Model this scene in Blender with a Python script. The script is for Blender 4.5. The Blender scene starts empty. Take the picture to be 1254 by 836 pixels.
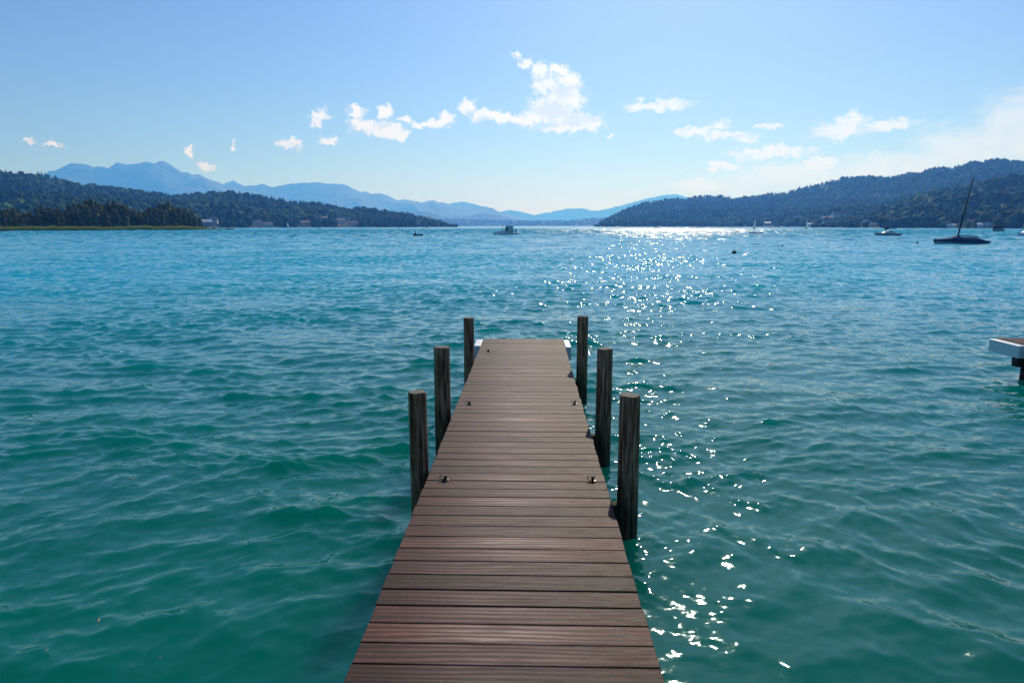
import bpy, bmesh, math, random
import numpy as np
from mathutils import Vector, Matrix

rnd = random.Random(7)
rng = np.random.default_rng(11)
S = bpy.context.scene
COL = S.collection
R = math.radians

# ------------------------------------------------------------------ camera
CAM_Z = 2.21            # above the water; the deck lies at DECK_Z
DECK_Z = 0.51
FPX = 836.0             # focal length in photo pixels (24 mm, 1254 px wide)
PITCH = math.atan(141.5 / 836.0)
YAW = math.atan(21.0 / math.hypot(836.0, 141.5))      # left of +Y
cd = bpy.data.cameras.new('camera'); cam = bpy.data.objects.new('camera', cd); COL.objects.link(cam)
cd.lens = 24.0; cd.sensor_width = 36.0; cd.clip_start = 0.05; cd.clip_end = 90000
cam.location = (0, 0, CAM_Z); cam.rotation_euler = (math.pi / 2 - PITCH, 0, YAW)
S.camera = cam
CM = cam.rotation_euler.to_matrix()

def ray(px, py):
    return (CM @ Vector(((px - 627.0) / FPX, (418.0 - py) / FPX, -1.0))).normalized()
def azel(px, py):
    d = ray(px, py)
    return math.atan2(d.x, d.y), math.asin(d.z)
def ground(px, py, z=0.0):
    d = ray(px, py); t = (z - CAM_Z) / d.z
    return Vector((d.x * t, d.y * t, z))

# ------------------------------------------------------------------ numpy helpers
def hash2(ix, iy, seed):
    h = (ix.astype(np.int64) * 374761393 + iy.astype(np.int64) * 668265263 + seed * 1442695041) & 0xFFFFFFFF
    h = ((h ^ (h >> 13)) * 1274126177) & 0xFFFFFFFF
    h = h ^ (h >> 16)
    return (h & 0xFFFFFF) / float(0xFFFFFF)
def vnoise(x, y, seed=0):
    ix = np.floor(x); iy = np.floor(y); fx = x - ix; fy = y - iy
    fx = fx * fx * (3 - 2 * fx); fy = fy * fy * (3 - 2 * fy)
    a = hash2(ix, iy, seed); b = hash2(ix + 1, iy, seed); c = hash2(ix, iy + 1, seed); d = hash2(ix + 1, iy + 1, seed)
    return (a * (1 - fx) + b * fx) * (1 - fy) + (c * (1 - fx) + d * fx) * fy
def fbm(x, y, octv=4, seed=0):
    s = 0.0; a = 0.5
    for k in range(octv):
        s = s + a * (vnoise(x, y, seed + k) - 0.5); x = x * 2.03 + 11.3; y = y * 2.03 - 7.1; a *= 0.5
    return s * 2

def mesh_np(name, V, faces_list, smooth=True):
    """faces_list: list of int arrays (n,k)"""
    me = bpy.data.meshes.new(name)
    V = np.asarray(V, dtype=np.float32)
    me.vertices.add(len(V)); me.vertices.foreach_set('co', V.ravel())
    loops = np.concatenate([f.ravel() for f in faces_list]).astype(np.int32)
    starts = []; o = 0
    for f in faces_list:
        n, k = f.shape; starts.append(o + np.arange(n, dtype=np.int32) * k); o += n * k
    starts = np.concatenate(starts)
    me.loops.add(len(loops)); me.loops.foreach_set('vertex_index', loops)
    me.polygons.add(len(starts)); me.polygons.foreach_set('loop_start', starts)
    me.polygons.foreach_set('use_smooth', np.full(len(starts), smooth, dtype=bool))
    me.update(calc_edges=True)
    return me
def grid_faces(nr, nc):
    i = np.arange(nr - 1)[:, None] * nc + np.arange(nc - 1)[None, :]
    i = i.ravel()
    return np.stack([i, i + 1, i + nc + 1, i + nc], 1)

def link(name, me, mat=None, parent=None, loc=None, rotz=None):
    o = bpy.data.objects.new(name, me); COL.objects.link(o)
    if mat is not None and me is not None: me.materials.append(mat)
    if parent is not None: o.parent = parent
    if loc is not None: o.location = loc
    if rotz is not None: o.rotation_euler = (0, 0, rotz)
    return o
def tag(o, label=None, cat=None, group=None, kind=None):
    if label: o['label'] = label
    if cat: o['category'] = cat
    if group: o['group'] = group
    if kind: o['kind'] = kind
    return o
def thing(name, label, cat, loc=(0, 0, 0), rotz=0, group=None):
    o = bpy.data.objects.new(name, None); COL.objects.link(o); o.empty_display_size = 0.2
    o.location = loc; o.rotation_euler = (0, 0, rotz)
    return tag(o, label, cat, group)
def copy_tree(o, parent=None):
    c = o.copy(); COL.objects.link(c); c.parent = parent
    for ch in list(o.children): copy_tree(ch, c)
    return c

class MB:
    """small bmesh collector"""
    def __init__(s): s.bm = bmesh.new()
    def box(s, c, d, rot=None, bev=0.0, taper=None):
        g = bmesh.ops.create_cube(s.bm, size=1.0)['verts']
        for v in g:
            v.co = Vector((v.co.x * d[0], v.co.y * d[1], v.co.z * d[2]))
            if taper and v.co.z > 0: v.co.x *= taper[0]; v.co.y *= taper[1]
            if rot is not None: v.co = rot @ v.co
            v.co += Vector(c)
        if bev > 0:
            es = list({e for v in g for e in v.link_edges})
            bmesh.ops.bevel(s.bm, geom=es, offset=bev, segments=2, affect='EDGES', profile=0.5)
        return s
    def tube(s, pts, rad, seg=8, cap=True):
        pts = [Vector(p) for p in pts]
        if not hasattr(rad, '__len__'): rad = [rad] * len(pts)
        rings = []
        for i, p in enumerate(pts):
            t = (pts[min(i + 1, len(pts) - 1)] - pts[max(i - 1, 0)]).normalized()
            a = t.orthogonal().normalized() if i == 0 else (a - t * a.dot(t)).normalized()
            b = t.cross(a)
            rings.append([s.bm.verts.new(p + (a * math.cos(k * 2 * math.pi / seg) + b * math.sin(k * 2 * math.pi / seg)) * rad[i]) for k in range(seg)])
        for i in range(len(rings) - 1):
            for k in range(seg):
                s.bm.faces.new((rings[i][k], rings[i][(k + 1) % seg], rings[i + 1][(k + 1) % seg], rings[i + 1][k]))
        if cap:
            s.bm.faces.new(rings[0][::-1]); s.bm.faces.new(rings[-1])
        return s
    def loft(s, secs, closed=False, cap=True):
        rings = [[s.bm.verts.new(Vector(p)) for p in sec] for sec in secs]
        n = len(secs[0])
        for i in range(len(rings) - 1):
            for k in range(n if closed else n - 1):
                q = (rings[i][k], rings[i][(k + 1) % n], rings[i + 1][(k + 1) % n], rings[i + 1][k])
                try: s.bm.faces.new(q)
                except Exception: pass
        if cap:
            for rr in (rings[0][::-1], rings[-1]):
                try: s.bm.faces.new(rr)
                except Exception: pass
        return s
    def ball(s, c, d, sub=2):
        g = bmesh.ops.create_icosphere(s.bm, subdivisions=sub, radius=1.0)['verts']
        for v in g: v.co = Vector((v.co.x * d[0] + c[0], v.co.y * d[1] + c[1], v.co.z * d[2] + c[2]))
        return s
    def build(s, name, mat, parent=None, smooth=False, loc=None):
        bmesh.ops.recalc_face_normals(s.bm, faces=s.bm.faces)
        me = bpy.data.meshes.new(name); s.bm.to_mesh(me); s.bm.free()
        for p in me.polygons: p.use_smooth = smooth
        return link(name, me, mat, parent, loc)

# ------------------------------------------------------------------ material helpers
class NT:
    def __init__(s, tree): s.t = tree; s.n = tree.nodes; s.l = tree.links
    def node(s, typ, ins=None, **kw):
        nd = s.n.new(typ)
        for k, v in kw.items(): setattr(nd, k, v)
        for k, v in (ins or {}).items():
            if isinstance(v, bpy.types.NodeSocket): s.l.new(v, nd.inputs[k])
            else: nd.inputs[k].default_value = v
        return nd
    def math(s, op, a, b=None, c=None, clamp=False):
        nd = s.n.new('ShaderNodeMath'); nd.operation = op; nd.use_clamp = clamp
        for i, v in enumerate((a, b, c)):
            if v is None: continue
            if isinstance(v, bpy.types.NodeSocket): s.l.new(v, nd.inputs[i])
            else: nd.inputs[i].default_value = v
        return nd.outputs[0]
    def vmath(s, op, a, b=None, out=0):
        nd = s.n.new('ShaderNodeVectorMath'); nd.operation = op
        for i, v in enumerate((a, b)):
            if v is None: continue
            if isinstance(v, bpy.types.NodeSocket): s.l.new(v, nd.inputs[i])
            else: nd.inputs[i].default_value = v
        return nd.outputs[out]
    def scale(s, a, f):
        nd = s.n.new('ShaderNodeVectorMath'); nd.operation = 'SCALE'; s.l.new(a, nd.inputs[0])
        if isinstance(f, bpy.types.NodeSocket): s.l.new(f, nd.inputs['Scale'])
        else: nd.inputs['Scale'].default_value = f
        return nd.outputs[0]
    def noise(s, vec, scale, detail=2.0, rough=0.5, out=0, dim='3D'):
        nd = s.node('ShaderNodeTexNoise', {'Vector': vec, 'Scale': scale, 'Detail': detail, 'Roughness': rough}, noise_dimensions=dim)
        return nd.outputs[out]
    def smooth(s, x, a, b, lo=0.0, hi=1.0):
        nd = s.node('ShaderNodeMapRange', {0: x, 1: a, 2: b, 3: lo, 4: hi}, interpolation_type='SMOOTHSTEP')
        return nd.outputs[0]
    def ramp(s, fac, stops):
        nd = s.n.new('ShaderNodeValToRGB'); s.l.new(fac, nd.inputs[0]); cr = nd.color_ramp
        while len(cr.elements) < len(stops): cr.elements.new(0.5)
        for e, (p, c) in zip(cr.elements, stops): e.position = p; e.color = (*c, 1)
        return nd.outputs[0]
    def mixc(s, f, a, b, blend='MIX'):
        nd = s.n.new('ShaderNodeMix'); nd.data_type = 'RGBA'; nd.blend_type = blend
        for i, v in ((0, f), (6, a), (7, b)):
            if isinstance(v, bpy.types.NodeSocket): s.l.new(v, nd.inputs[i])
            else: nd.inputs[i].default_value = (*v, 1) if hasattr(v, '__len__') and len(v) == 3 else v
        return nd.outputs[2]
def newmat(name):
    m = bpy.data.materials.new(name); m.use_nodes = True
    nt = NT(m.node_tree); b = m.node_tree.nodes['Principled BSDF']
    return m, nt, b
def simple(name, col, rough=0.6, var=0.12, scale=3.0, metal=0.0, bump=0.0, spec=0.5):
    m, nt, b = newmat(name)
    tc = nt.node('ShaderNodeTexCoord').outputs['Object']
    n = nt.noise(tc, scale, 4)
    lo = tuple(c * (1 - var) for c in col); hi = tuple(min(1, c * (1 + var)) for c in col)
    c = nt.ramp(n, [(0.3, lo), (0.7, hi)])
    nt.l.new(c, b.inputs['Base Color'])
    b.inputs['Roughness'].default_value = rough; b.inputs['Metallic'].default_value = metal
    b.inputs['Specular IOR Level'].default_value = spec
    if bump:
        bp = nt.node('ShaderNodeBump', {'Height': nt.noise(tc, scale * 6, 4), 'Strength': 0.5, 'Distance': bump})
        nt.l.new(bp.outputs[0], b.inputs['Normal'])
    return m

# ------------------------------------------------------------------ light
SUN_EL = R(35.5); SUN_AZ = R(11.6)      # azimuth measured from +Y towards +X
w = bpy.data.worlds.new('World'); S.world = w; w.use_nodes = True
wt = NT(w.node_tree); w.node_tree.nodes.clear()
sky = wt.node('ShaderNodeTexSky', sky_type='NISHITA', sun_disc=False, sun_elevation=SUN_EL, sun_rotation=SUN_AZ,
              air_density=1.0, dust_density=0.8, ozone_density=3.0, altitude=400)
sky_c = wt.mixc(1.0, sky.outputs[0], (0.60, 0.75, 1.02), 'MULTIPLY')
bg1 = wt.node('ShaderNodeBackground', {'Color': sky_c, 'Strength': 0.096})
gen = wt.node('ShaderNodeTexCoord').outputs['Generated']
sep = wt.node('ShaderNodeSeparateXYZ', {0: gen})
az_s = wt.math('ARCTAN2', sep.outputs[0], sep.outputs[1])
el_s = wt.math('ARCSINE', wt.math('MINIMUM', wt.math('MAXIMUM', sep.outputs[2], -1.0), 1.0))
uv = wt.node('ShaderNodeCombineXYZ', {0: az_s, 1: el_s, 2: 0.0}).outputs[0]
# warp for ragged cloud edges
w1 = wt.noise(uv, 70.0, 4.0, 0.65, out=1)
uvw = wt.vmath('ADD', uv, wt.scale(wt.vmath('SUBTRACT', w1, (0.5, 0.5, 0.5)), 0.030))
def cloud_field(ells, uvn):
    cur = None
    for (cx, cy, rx, ry) in ells:
        a0, e0 = azel(cx, cy); a1, _ = azel(cx + rx, cy); _, e1 = azel(cx, cy - ry)
        d = wt.vmath('MULTIPLY', wt.vmath('SUBTRACT', uvn, (a0, e0, 0)), (1 / abs(a1 - a0), 1 / abs(e1 - e0), 0))
        v = wt.math('SUBTRACT', 1.0, wt.vmath('LENGTH', d, out=1))
        cur = v if cur is None else wt.math('SMOOTH_MAX', cur, v, 0.25)
    return cur
CUM = [(633, 66, 8, 7), (645, 78, 12, 9), (660, 87, 14, 11), (684, 86, 15, 11), (697, 98, 17, 17), (668, 104, 22, 15),
       (692, 120, 32, 20), (676, 132, 38, 20), (652, 146, 40, 12), (700, 147, 42, 14), (725, 152, 20, 8), (690, 157, 45, 8),
       (612, 143, 20, 8), (573, 132, 14, 12), (592, 141, 20, 10), (548, 147, 14, 10), (535, 151, 22, 7), (515, 153, 14, 6), (497, 147, 14, 6), (630, 146, 26, 9),
       (436, 138, 15, 10), (472, 138, 13, 12), (445, 153, 22, 12), (470, 159, 30, 11), (490, 165, 17, 7),
       (393, 142, 15, 8), (388, 150, 11, 9), (356, 176, 21, 9), (402, 173, 12, 7),
       (66, 177, 15, 5), (234, 186, 8, 8), (285, 178, 5, 7), (745, 166, 8, 3)]
WIS = [(809, 128, 44, 7), (780, 131, 15, 5), (850, 161, 28, 6), (888, 166, 34, 6), (915, 170, 20, 4), (882, 153, 12, 5),
       (942, 156, 20, 5), (944, 187, 58, 9), (1043, 147, 22, 12), (1025, 161, 38, 12), (1088, 152, 40, 9), (1004, 200, 32, 9), (885, 204, 26, 6), (37, 173, 8, 3), (252, 204, 12, 8)]
BRD = [(1250, 160, 90, 55), (1180, 185, 110, 36), (1090, 205, 95, 26), (960, 216, 110, 18), (1330, 150, 160, 90), (860, 228, 60, 10)]
n_c = wt.noise(uvw, 120.0, 8.0, 0.62)
n_f = wt.noise(uvw, 30.0, 6.0, 0.55)
c_0 = cloud_field(CUM, uvw)
f_c = wt.math('ADD', wt.math('MULTIPLY_ADD', c_0, 2.3, -0.12), wt.math('MULTIPLY', wt.math('SUBTRACT', n_c, 0.5), 3.6))
a_c = wt.smooth(f_c, -0.15, 1.15)
uvs = wt.vmath('MULTIPLY', uv, (1.0, 2.6, 1.0))
n_w = wt.noise(uvs, 75.0, 8.0, 0.66)
f_w = wt.math('ADD', wt.math('ADD', cloud_field(WIS, uvw), 0.14), wt.math('MULTIPLY', wt.math('SUBTRACT', n_w, 0.5), 1.8))
a_w = wt.smooth(f_w, -0.1, 0.75, 0.0, 0.85)
n_b = wt.noise(uvs, 14.0, 6.0, 0.55)
f_b = wt.math('ADD', cloud_field(BRD, uvw), wt.math('MULTIPLY', wt.math('SUBTRACT', n_b, 0.5), 1.6))
a_b = wt.smooth(f_b, -0.15, 0.7, 0.0, 0.62)
alpha = wt.math('MAXIMUM', wt.math('MAXIMUM', a_c, a_w), a_b)
# thick middles of the cumulus let less light through than the rims
THK = [(690, 112, 14, 14), (676, 136, 30, 16), (705, 148, 30, 9), (665, 155, 30, 6), (655, 98, 10, 7), (470, 152, 13, 7), (592, 146, 10, 5), (444, 146, 9, 5), (355, 178, 9, 3)]
f_t = wt.math('ADD', cloud_field(THK, uvw), wt.math('ADD', wt.math('MULTIPLY', wt.math('SUBTRACT', n_f, 0.5), 1.6), wt.math('MULTIPLY', wt.math('SUBTRACT', n_c, 0.5), 2.0)))
thick = wt.math('MAXIMUM', wt.smooth(f_t, -0.15, 0.7, 0.0, 0.95), wt.smooth(wt.math('MULTIPLY_ADD', n_c, 0.6, n_f), 0.78, 1.0, 0.0, 0.4))
ccol = wt.mixc(thick, (0.97, 1.0, 1.04), (0.70, 0.785, 0.90))
bg2 = wt.node('ShaderNodeBackground', {'Color': ccol, 'Strength': 1.0})
mx = wt.node('ShaderNodeMixShader', {0: alpha, 1: bg1.outputs[0], 2: bg2.outputs[0]})
wo = wt.node('ShaderNodeOutputWorld', {0: mx.outputs[0]})
w.cycles.sampling_method = 'MANUAL'; w.cycles.sample_map_resolution = 1024

sd = bpy.data.lights.new('sun', 'SUN'); sun = bpy.data.objects.new('sun', sd); COL.objects.link(sun)
sd.energy = 3.6; sd.angle = R(0.53); sd.color = (1.0, 0.96, 0.9)
sdir = Vector((math.sin(SUN_AZ) * math.cos(SUN_EL), math.cos(SUN_AZ) * math.cos(SUN_EL), math.sin(SUN_EL)))
sun.rotation_euler = sdir.to_track_quat('Z', 'Y').to_euler(); sun.location = (0, 0, 50)

# ------------------------------------------------------------------ water
def build_water():
    rows = []; r = 0.0
    rows = list(np.arange(0.0, 2.0, 0.25)); r = 2.0
    while r < 15500:
        rows.append(r)
        foot = (r * r + CAM_Z ** 2) / CAM_Z * 0.00147
        if r < 25: dr = min(max(foot * 0.6, 0.016), 0.045)
        elif r < 400: dr = 0.045 + (r - 25) * 0.00115
        elif r < 1300: dr = 0.476 + (r - 400) * 0.004
        else: dr = 4.1 * (r / 1300) ** 1.6
        dr = min(dr, r * 0.2)
        r += dr
    rows.append(15500.0); rows = np.array(rows)
    a0 = -R(1.42)
    fine = np.arange(-43, 43.001, 0.095)
    co = np.concatenate([np.arange(-180, -44, 2.0), fine, np.arange(44, 180.1, 2.0)])
    az = R(1) * co + a0
    drr = np.gradient(rows)
    RR, AA = np.meshgrid(rows, az, indexing='ij')
    X = RR * np.sin(AA); Y = RR * np.cos(AA)
    Z = np.zeros_like(X)
    act = rows < 3000
    na = act.sum()
    x = X[:na].copy(); y = Y[:na].copy()
    daz = np.gradient(az)
    cell = np.maximum(drr[:na, None], np.minimum(RR[:na] * np.abs(daz)[None, :] * 0.6, 50))
    # slow warp so that crests bend and groups form
    wx = x + 0.55 * fbm(x * 0.35, y * 0.35, 3, 3); wy = y + 0.55 * fbm(x * 0.35 + 50, y * 0.35, 3, 9)
    grp = 1.0 + 0.9 * fbm(x * 0.22, y * 0.3, 3, 21)
    dx = np.zeros_like(x); dy = np.zeros_like(x); z = np.zeros_like(x)
    g = np.random.default_rng(5)
    N = 100
    lam = np.exp(np.linspace(math.log(0.075), math.log(2.9), N)) * g.uniform(0.95, 1.05, N)
    NF = 26
    lam = np.concatenate([lam, np.exp(np.linspace(math.log(1.6), math.log(5.0), NF)) * g.uniform(0.95, 1.05, NF)])
    fdist = np.clip((RR[:na] - 40) / 200, 0, 1)
    gust = 1.0 + 0.60 * np.clip((RR[:na] - 8) / 40, 0, 1)      # calmer close to the piers
    for i in range(N + NF):
        L = lam[i]; k = 2 * math.pi / L
        spread = R(24) + R(24) * max(0, 1 - i / N)
        th = R(-97) + g.normal(0, 1) * spread + (R(14) if i % 3 == 0 else 0)
        ux, uy = math.cos(th), math.sin(th)
        slope = (0.036 if L < 0.5 else 0.027) if L > 0.28 else 0.030 * (L / 0.28) ** 0.5
        if 0.8 < L <= 1.4: slope = 0.016
        if i >= N: slope = 0.046
        elif L > 1.4: slope = 0.010
        A = slope / k
        ph = k * (ux * wx + uy * wy) + g.uniform(0, 6.283)
        f = (gust if L < 0.85 or i >= N else 1.0) * np.clip((L / cell - 2.2) / 2.5, 0, 1) * (grp if L < 1.4 else 1.0)
        if i >= N: f = f * fdist
        if f.max() <= 0: continue
        # only the rows where this component is alive
        ra = np.where(f.max(axis=1) > 0)[0]; lo_, hi_ = ra[0], ra[-1] + 1
        f = f[lo_:hi_]; ph = ph[lo_:hi_]; c = np.cos(ph); s = np.sin(ph)
        z[lo_:hi_] += A * f * c
        dx[lo_:hi_] -= 0.85 * A * f * ux * s; dy[lo_:hi_] -= 0.85 * A * f * uy * s
    # crests sharper than troughs
    sg = 0.024
    z = z + 0.30 * (z * z - sg * sg * 0.5) / sg * np.clip((30 - RR[:na]) / 30, 0, 1)
    X[:na] += dx; Y[:na] += dy; Z[:na] = z
    V = np.stack([X.ravel(), Y.ravel(), Z.ravel()], 1)
    me = mesh_np('water', V, [grid_faces(len(rows), len(az))[:, ::-1]])
    m, nt, b = newmat('lake_water')
    pos = nt.node('ShaderNodeNewGeometry').outputs['Position']
    nrm = nt.node('ShaderNodeNewGeometry').outputs['Normal']
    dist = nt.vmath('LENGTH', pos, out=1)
    p2 = nt.vmath('MULTIPLY', pos, (1.0, 1.25, 0.0))
    def sl(scale, det):
        c = nt.noise(p2, scale, det, 0.55, out=1)
        return nt.vmath('SUBTRACT', c, (0.5, 0.5, 0.5))
    s_f = sl(12.0, 2.0)      # ripples
    s_m = sl(1.5, 2.0)
    far = nt.smooth(dist, 30.0, 260.0)
    a_f = nt.math('MULTIPLY_ADD', far, 0.9, 0.30)
    a_m = nt.math('MULTIPLY', far, 0.7)
    # wind patches
    pw = nt.vmath('MULTIPLY', pos, (0.012, 0.05, 0.0))
    patch = nt.smooth(nt.noise(pw, 1.0, 3.0), 0.35, 0.65, 0.75, 1.1)
    tot = nt.vmath('ADD', nt.scale(s_f, a_f), nt.scale(s_m, a_m))
    tot = nt.scale(tot, patch)
    tot = nt.vmath('MULTIPLY', tot, (0.85, 1.15, 0.0))
    nn = nt.vmath('NORMALIZE', nt.vmath('ADD', nrm, tot))
    nt.l.new(nn, b.inputs['Normal'])
    # body colour: turquoise lake, cloudier and greyer in the shallows to the right
    sx = nt.node('ShaderNodeSeparateXYZ', {0: pos})
    shal = nt.math('MULTIPLY', nt.smooth(sx.outputs[0], -1.0, 5.0), nt.smooth(sx.outputs[1], 9.0, 2.0))
    cl = nt.mixc(nt.noise(nt.vmath('MULTIPLY', pos, (0.3, 0.3, 0)), 1.0, 3.0), (0.0, 0.112, 0.076), (0.0, 0.145, 0.110))
    cl = nt.mixc(nt.math('MULTIPLY', shal, 0.5), cl, (0.035, 0.125, 0.095))
    sky_refl_tint = nt.smooth(dist, 3.0, 38.0)      # base colour turns brighter and bluer with distance, painting in reflected sky
    cl = nt.mixc(sky_refl_tint, cl, (0.0, 0.34, 0.46))
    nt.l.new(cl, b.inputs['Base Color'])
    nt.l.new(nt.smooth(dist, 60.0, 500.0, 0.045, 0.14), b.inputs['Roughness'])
    b.inputs['IOR'].default_value = 1.333
    b.inputs['Specular Tint'].default_value = (0.35, 0.8, 1.0, 1)
    b.inputs['Subsurface Weight'].default_value = 1.0; b.inputs['Subsurface Radius'].default_value = (0.2, 1.0, 0.8); b.inputs['Subsurface Scale'].default_value = 1.2; b.subsurface_method = 'BURLEY'
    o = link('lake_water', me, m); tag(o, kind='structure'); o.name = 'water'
    return o
build_water()

# ------------------------------------------------------------------ haze
def build_haze():
    mb = MB(); z0, z1 = -2.5, 1000.0
    mb.box((0, 0, (z0 + z1) / 2), (32000, 32000, z1 - z0))
    m = bpy.data.materials.new('haze_air'); m.use_nodes = True; nt = NT(m.node_tree); m.node_tree.nodes.clear()
    v = nt.node('ShaderNodeVolumePrincipled', {'Color': (0.11, 0.37, 1.0, 1), 'Absorption Color': (1, 1, 1, 1),
                'Density': 1.0 / 5000.0, 'Anisotropy': 0.38, 'Density Attribute': '', 'Temperature Attribute': '', 'Color Attribute': ''})
    nt.node('ShaderNodeOutputMaterial', {'Volume': v.outputs[0]})
    o = mb.build('haze', m); tag(o, kind='stuff'); return o
build_haze()

# ------------------------------------------------------------------ hills
PX = {}
PX['far_left'] = [(-400, 205), (-200, 214), (-60, 222), (20, 226), (58, 212), (88, 199), (102, 201.7), (120, 204.7), (131, 205.5), (143, 200), (153, 201.7), (164.6, 199.6), (173.5, 200.4), (177, 198.6), (187.5, 200), (199, 195.8), (206.7, 200.4), (220.7, 210), (224.6, 212), (231, 210.6), (237, 214.5), (245, 215), (255, 219.6), (265, 222), (275.6, 226), (293.5, 226.7), (300, 227.7), (323, 226), (338, 228.5), (357.4, 224.7), (381.7, 222.9), (402, 225.4), (422.5, 226), (440.4, 234.4), (458, 237.4), (468.5, 236.7), (486, 245.9), (494, 244.3), (514, 246.9), (529.7, 244.6), (550, 250), (588.5, 253.5), (606, 256.6), (620, 261.7), (645, 268), (670, 275)]
PX['farther'] = [(230, 240), (262, 232), (275, 224), (286, 221), (300, 229), (360, 235), (450, 244), (500, 255), (540, 252), (555, 248.5), (565, 246.7), (578, 249.5), (600, 254), (611, 259), (624, 256.5), (636.5, 259.6), (654, 262.9), (662, 262), (687.6, 257), (708, 255), (726, 258.3), (743.7, 256.3), (764, 250.6), (784.5, 244.8), (805, 240.5), (825, 237.4), (838, 240.5), (870, 246), (950, 255), (1100, 255), (1400, 250)]
PX['mid'] = [(380, 274), (440, 270), (490, 263), (501.5, 260.4), (517, 258.6), (529.7, 261), (545, 265.5), (570.5, 265.5), (590.6, 261.3), (611, 263.4), (624, 266.7), (636.5, 269.3), (670, 271), (760, 270), (850, 268)]
PX['mid_front'] = [(500, 270), (530, 267.5), (560, 267.7), (600, 268.5), (650, 269.5), (703, 269), (718, 266.7), (744, 266), (770, 264), (800, 263), (900, 262)]
PX['right'] = [(732, 276), (738, 271), (746, 267.2), (756.5, 260.8), (774.4, 252), (789.7, 246.8), (815, 243.5), (835.6, 242.5), (857.5, 239), (884, 239), (892.6, 240.5), (898, 242.8), (910, 240.5), (927.7, 238.8), (945, 235.3), (961, 236), (970, 231.7), (985.6, 227.4), (1008, 223), (1022.5, 219.5), (1033, 216), (1041.8, 215.4), (1060, 215), (1089.5, 215.8), (1103, 214), (1113, 210.7), (1122, 211.6), (1135.6, 206.5), (1145.8, 204.4), (1156, 203.5), (1166, 205.3), (1176.5, 200.5), (1190, 197), (1205.5, 197), (1214, 194.5), (1224, 192.8), (1238, 196.2), (1254, 196.2), (1300, 190), (1400, 180), (1600, 190)]
PX['right_near'] = [(1000, 277), (1030, 272), (1060, 266), (1083, 256), (1105, 245), (1130, 237), (1150, 232), (1180, 229), (1200, 222), (1225, 216), (1254, 211), (1300, 205), (1400, 200), (1600, 205)]
PX['left'] = [(-500, 215), (-300, 205), (-100, 207), (0, 209.3), (15, 210.6), (30.6, 211), (51, 212.4), (66, 217), (84, 222), (102, 227), (112, 226), (132.6, 228.5), (148, 229.8), (158, 231.8), (173.5, 233.6), (194, 234.9), (212, 240), (230, 238), (255, 236), (275.6, 235.4), (286, 234.4), (298.6, 236.6), (320, 240), (364, 246.9), (389, 249), (412, 254), (427.6, 256.5), (438, 254), (458, 255.3), (478.6, 259.6), (499, 263), (524.6, 268.8), (542.5, 273), (549, 275.5), (553, 277.5)]

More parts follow.
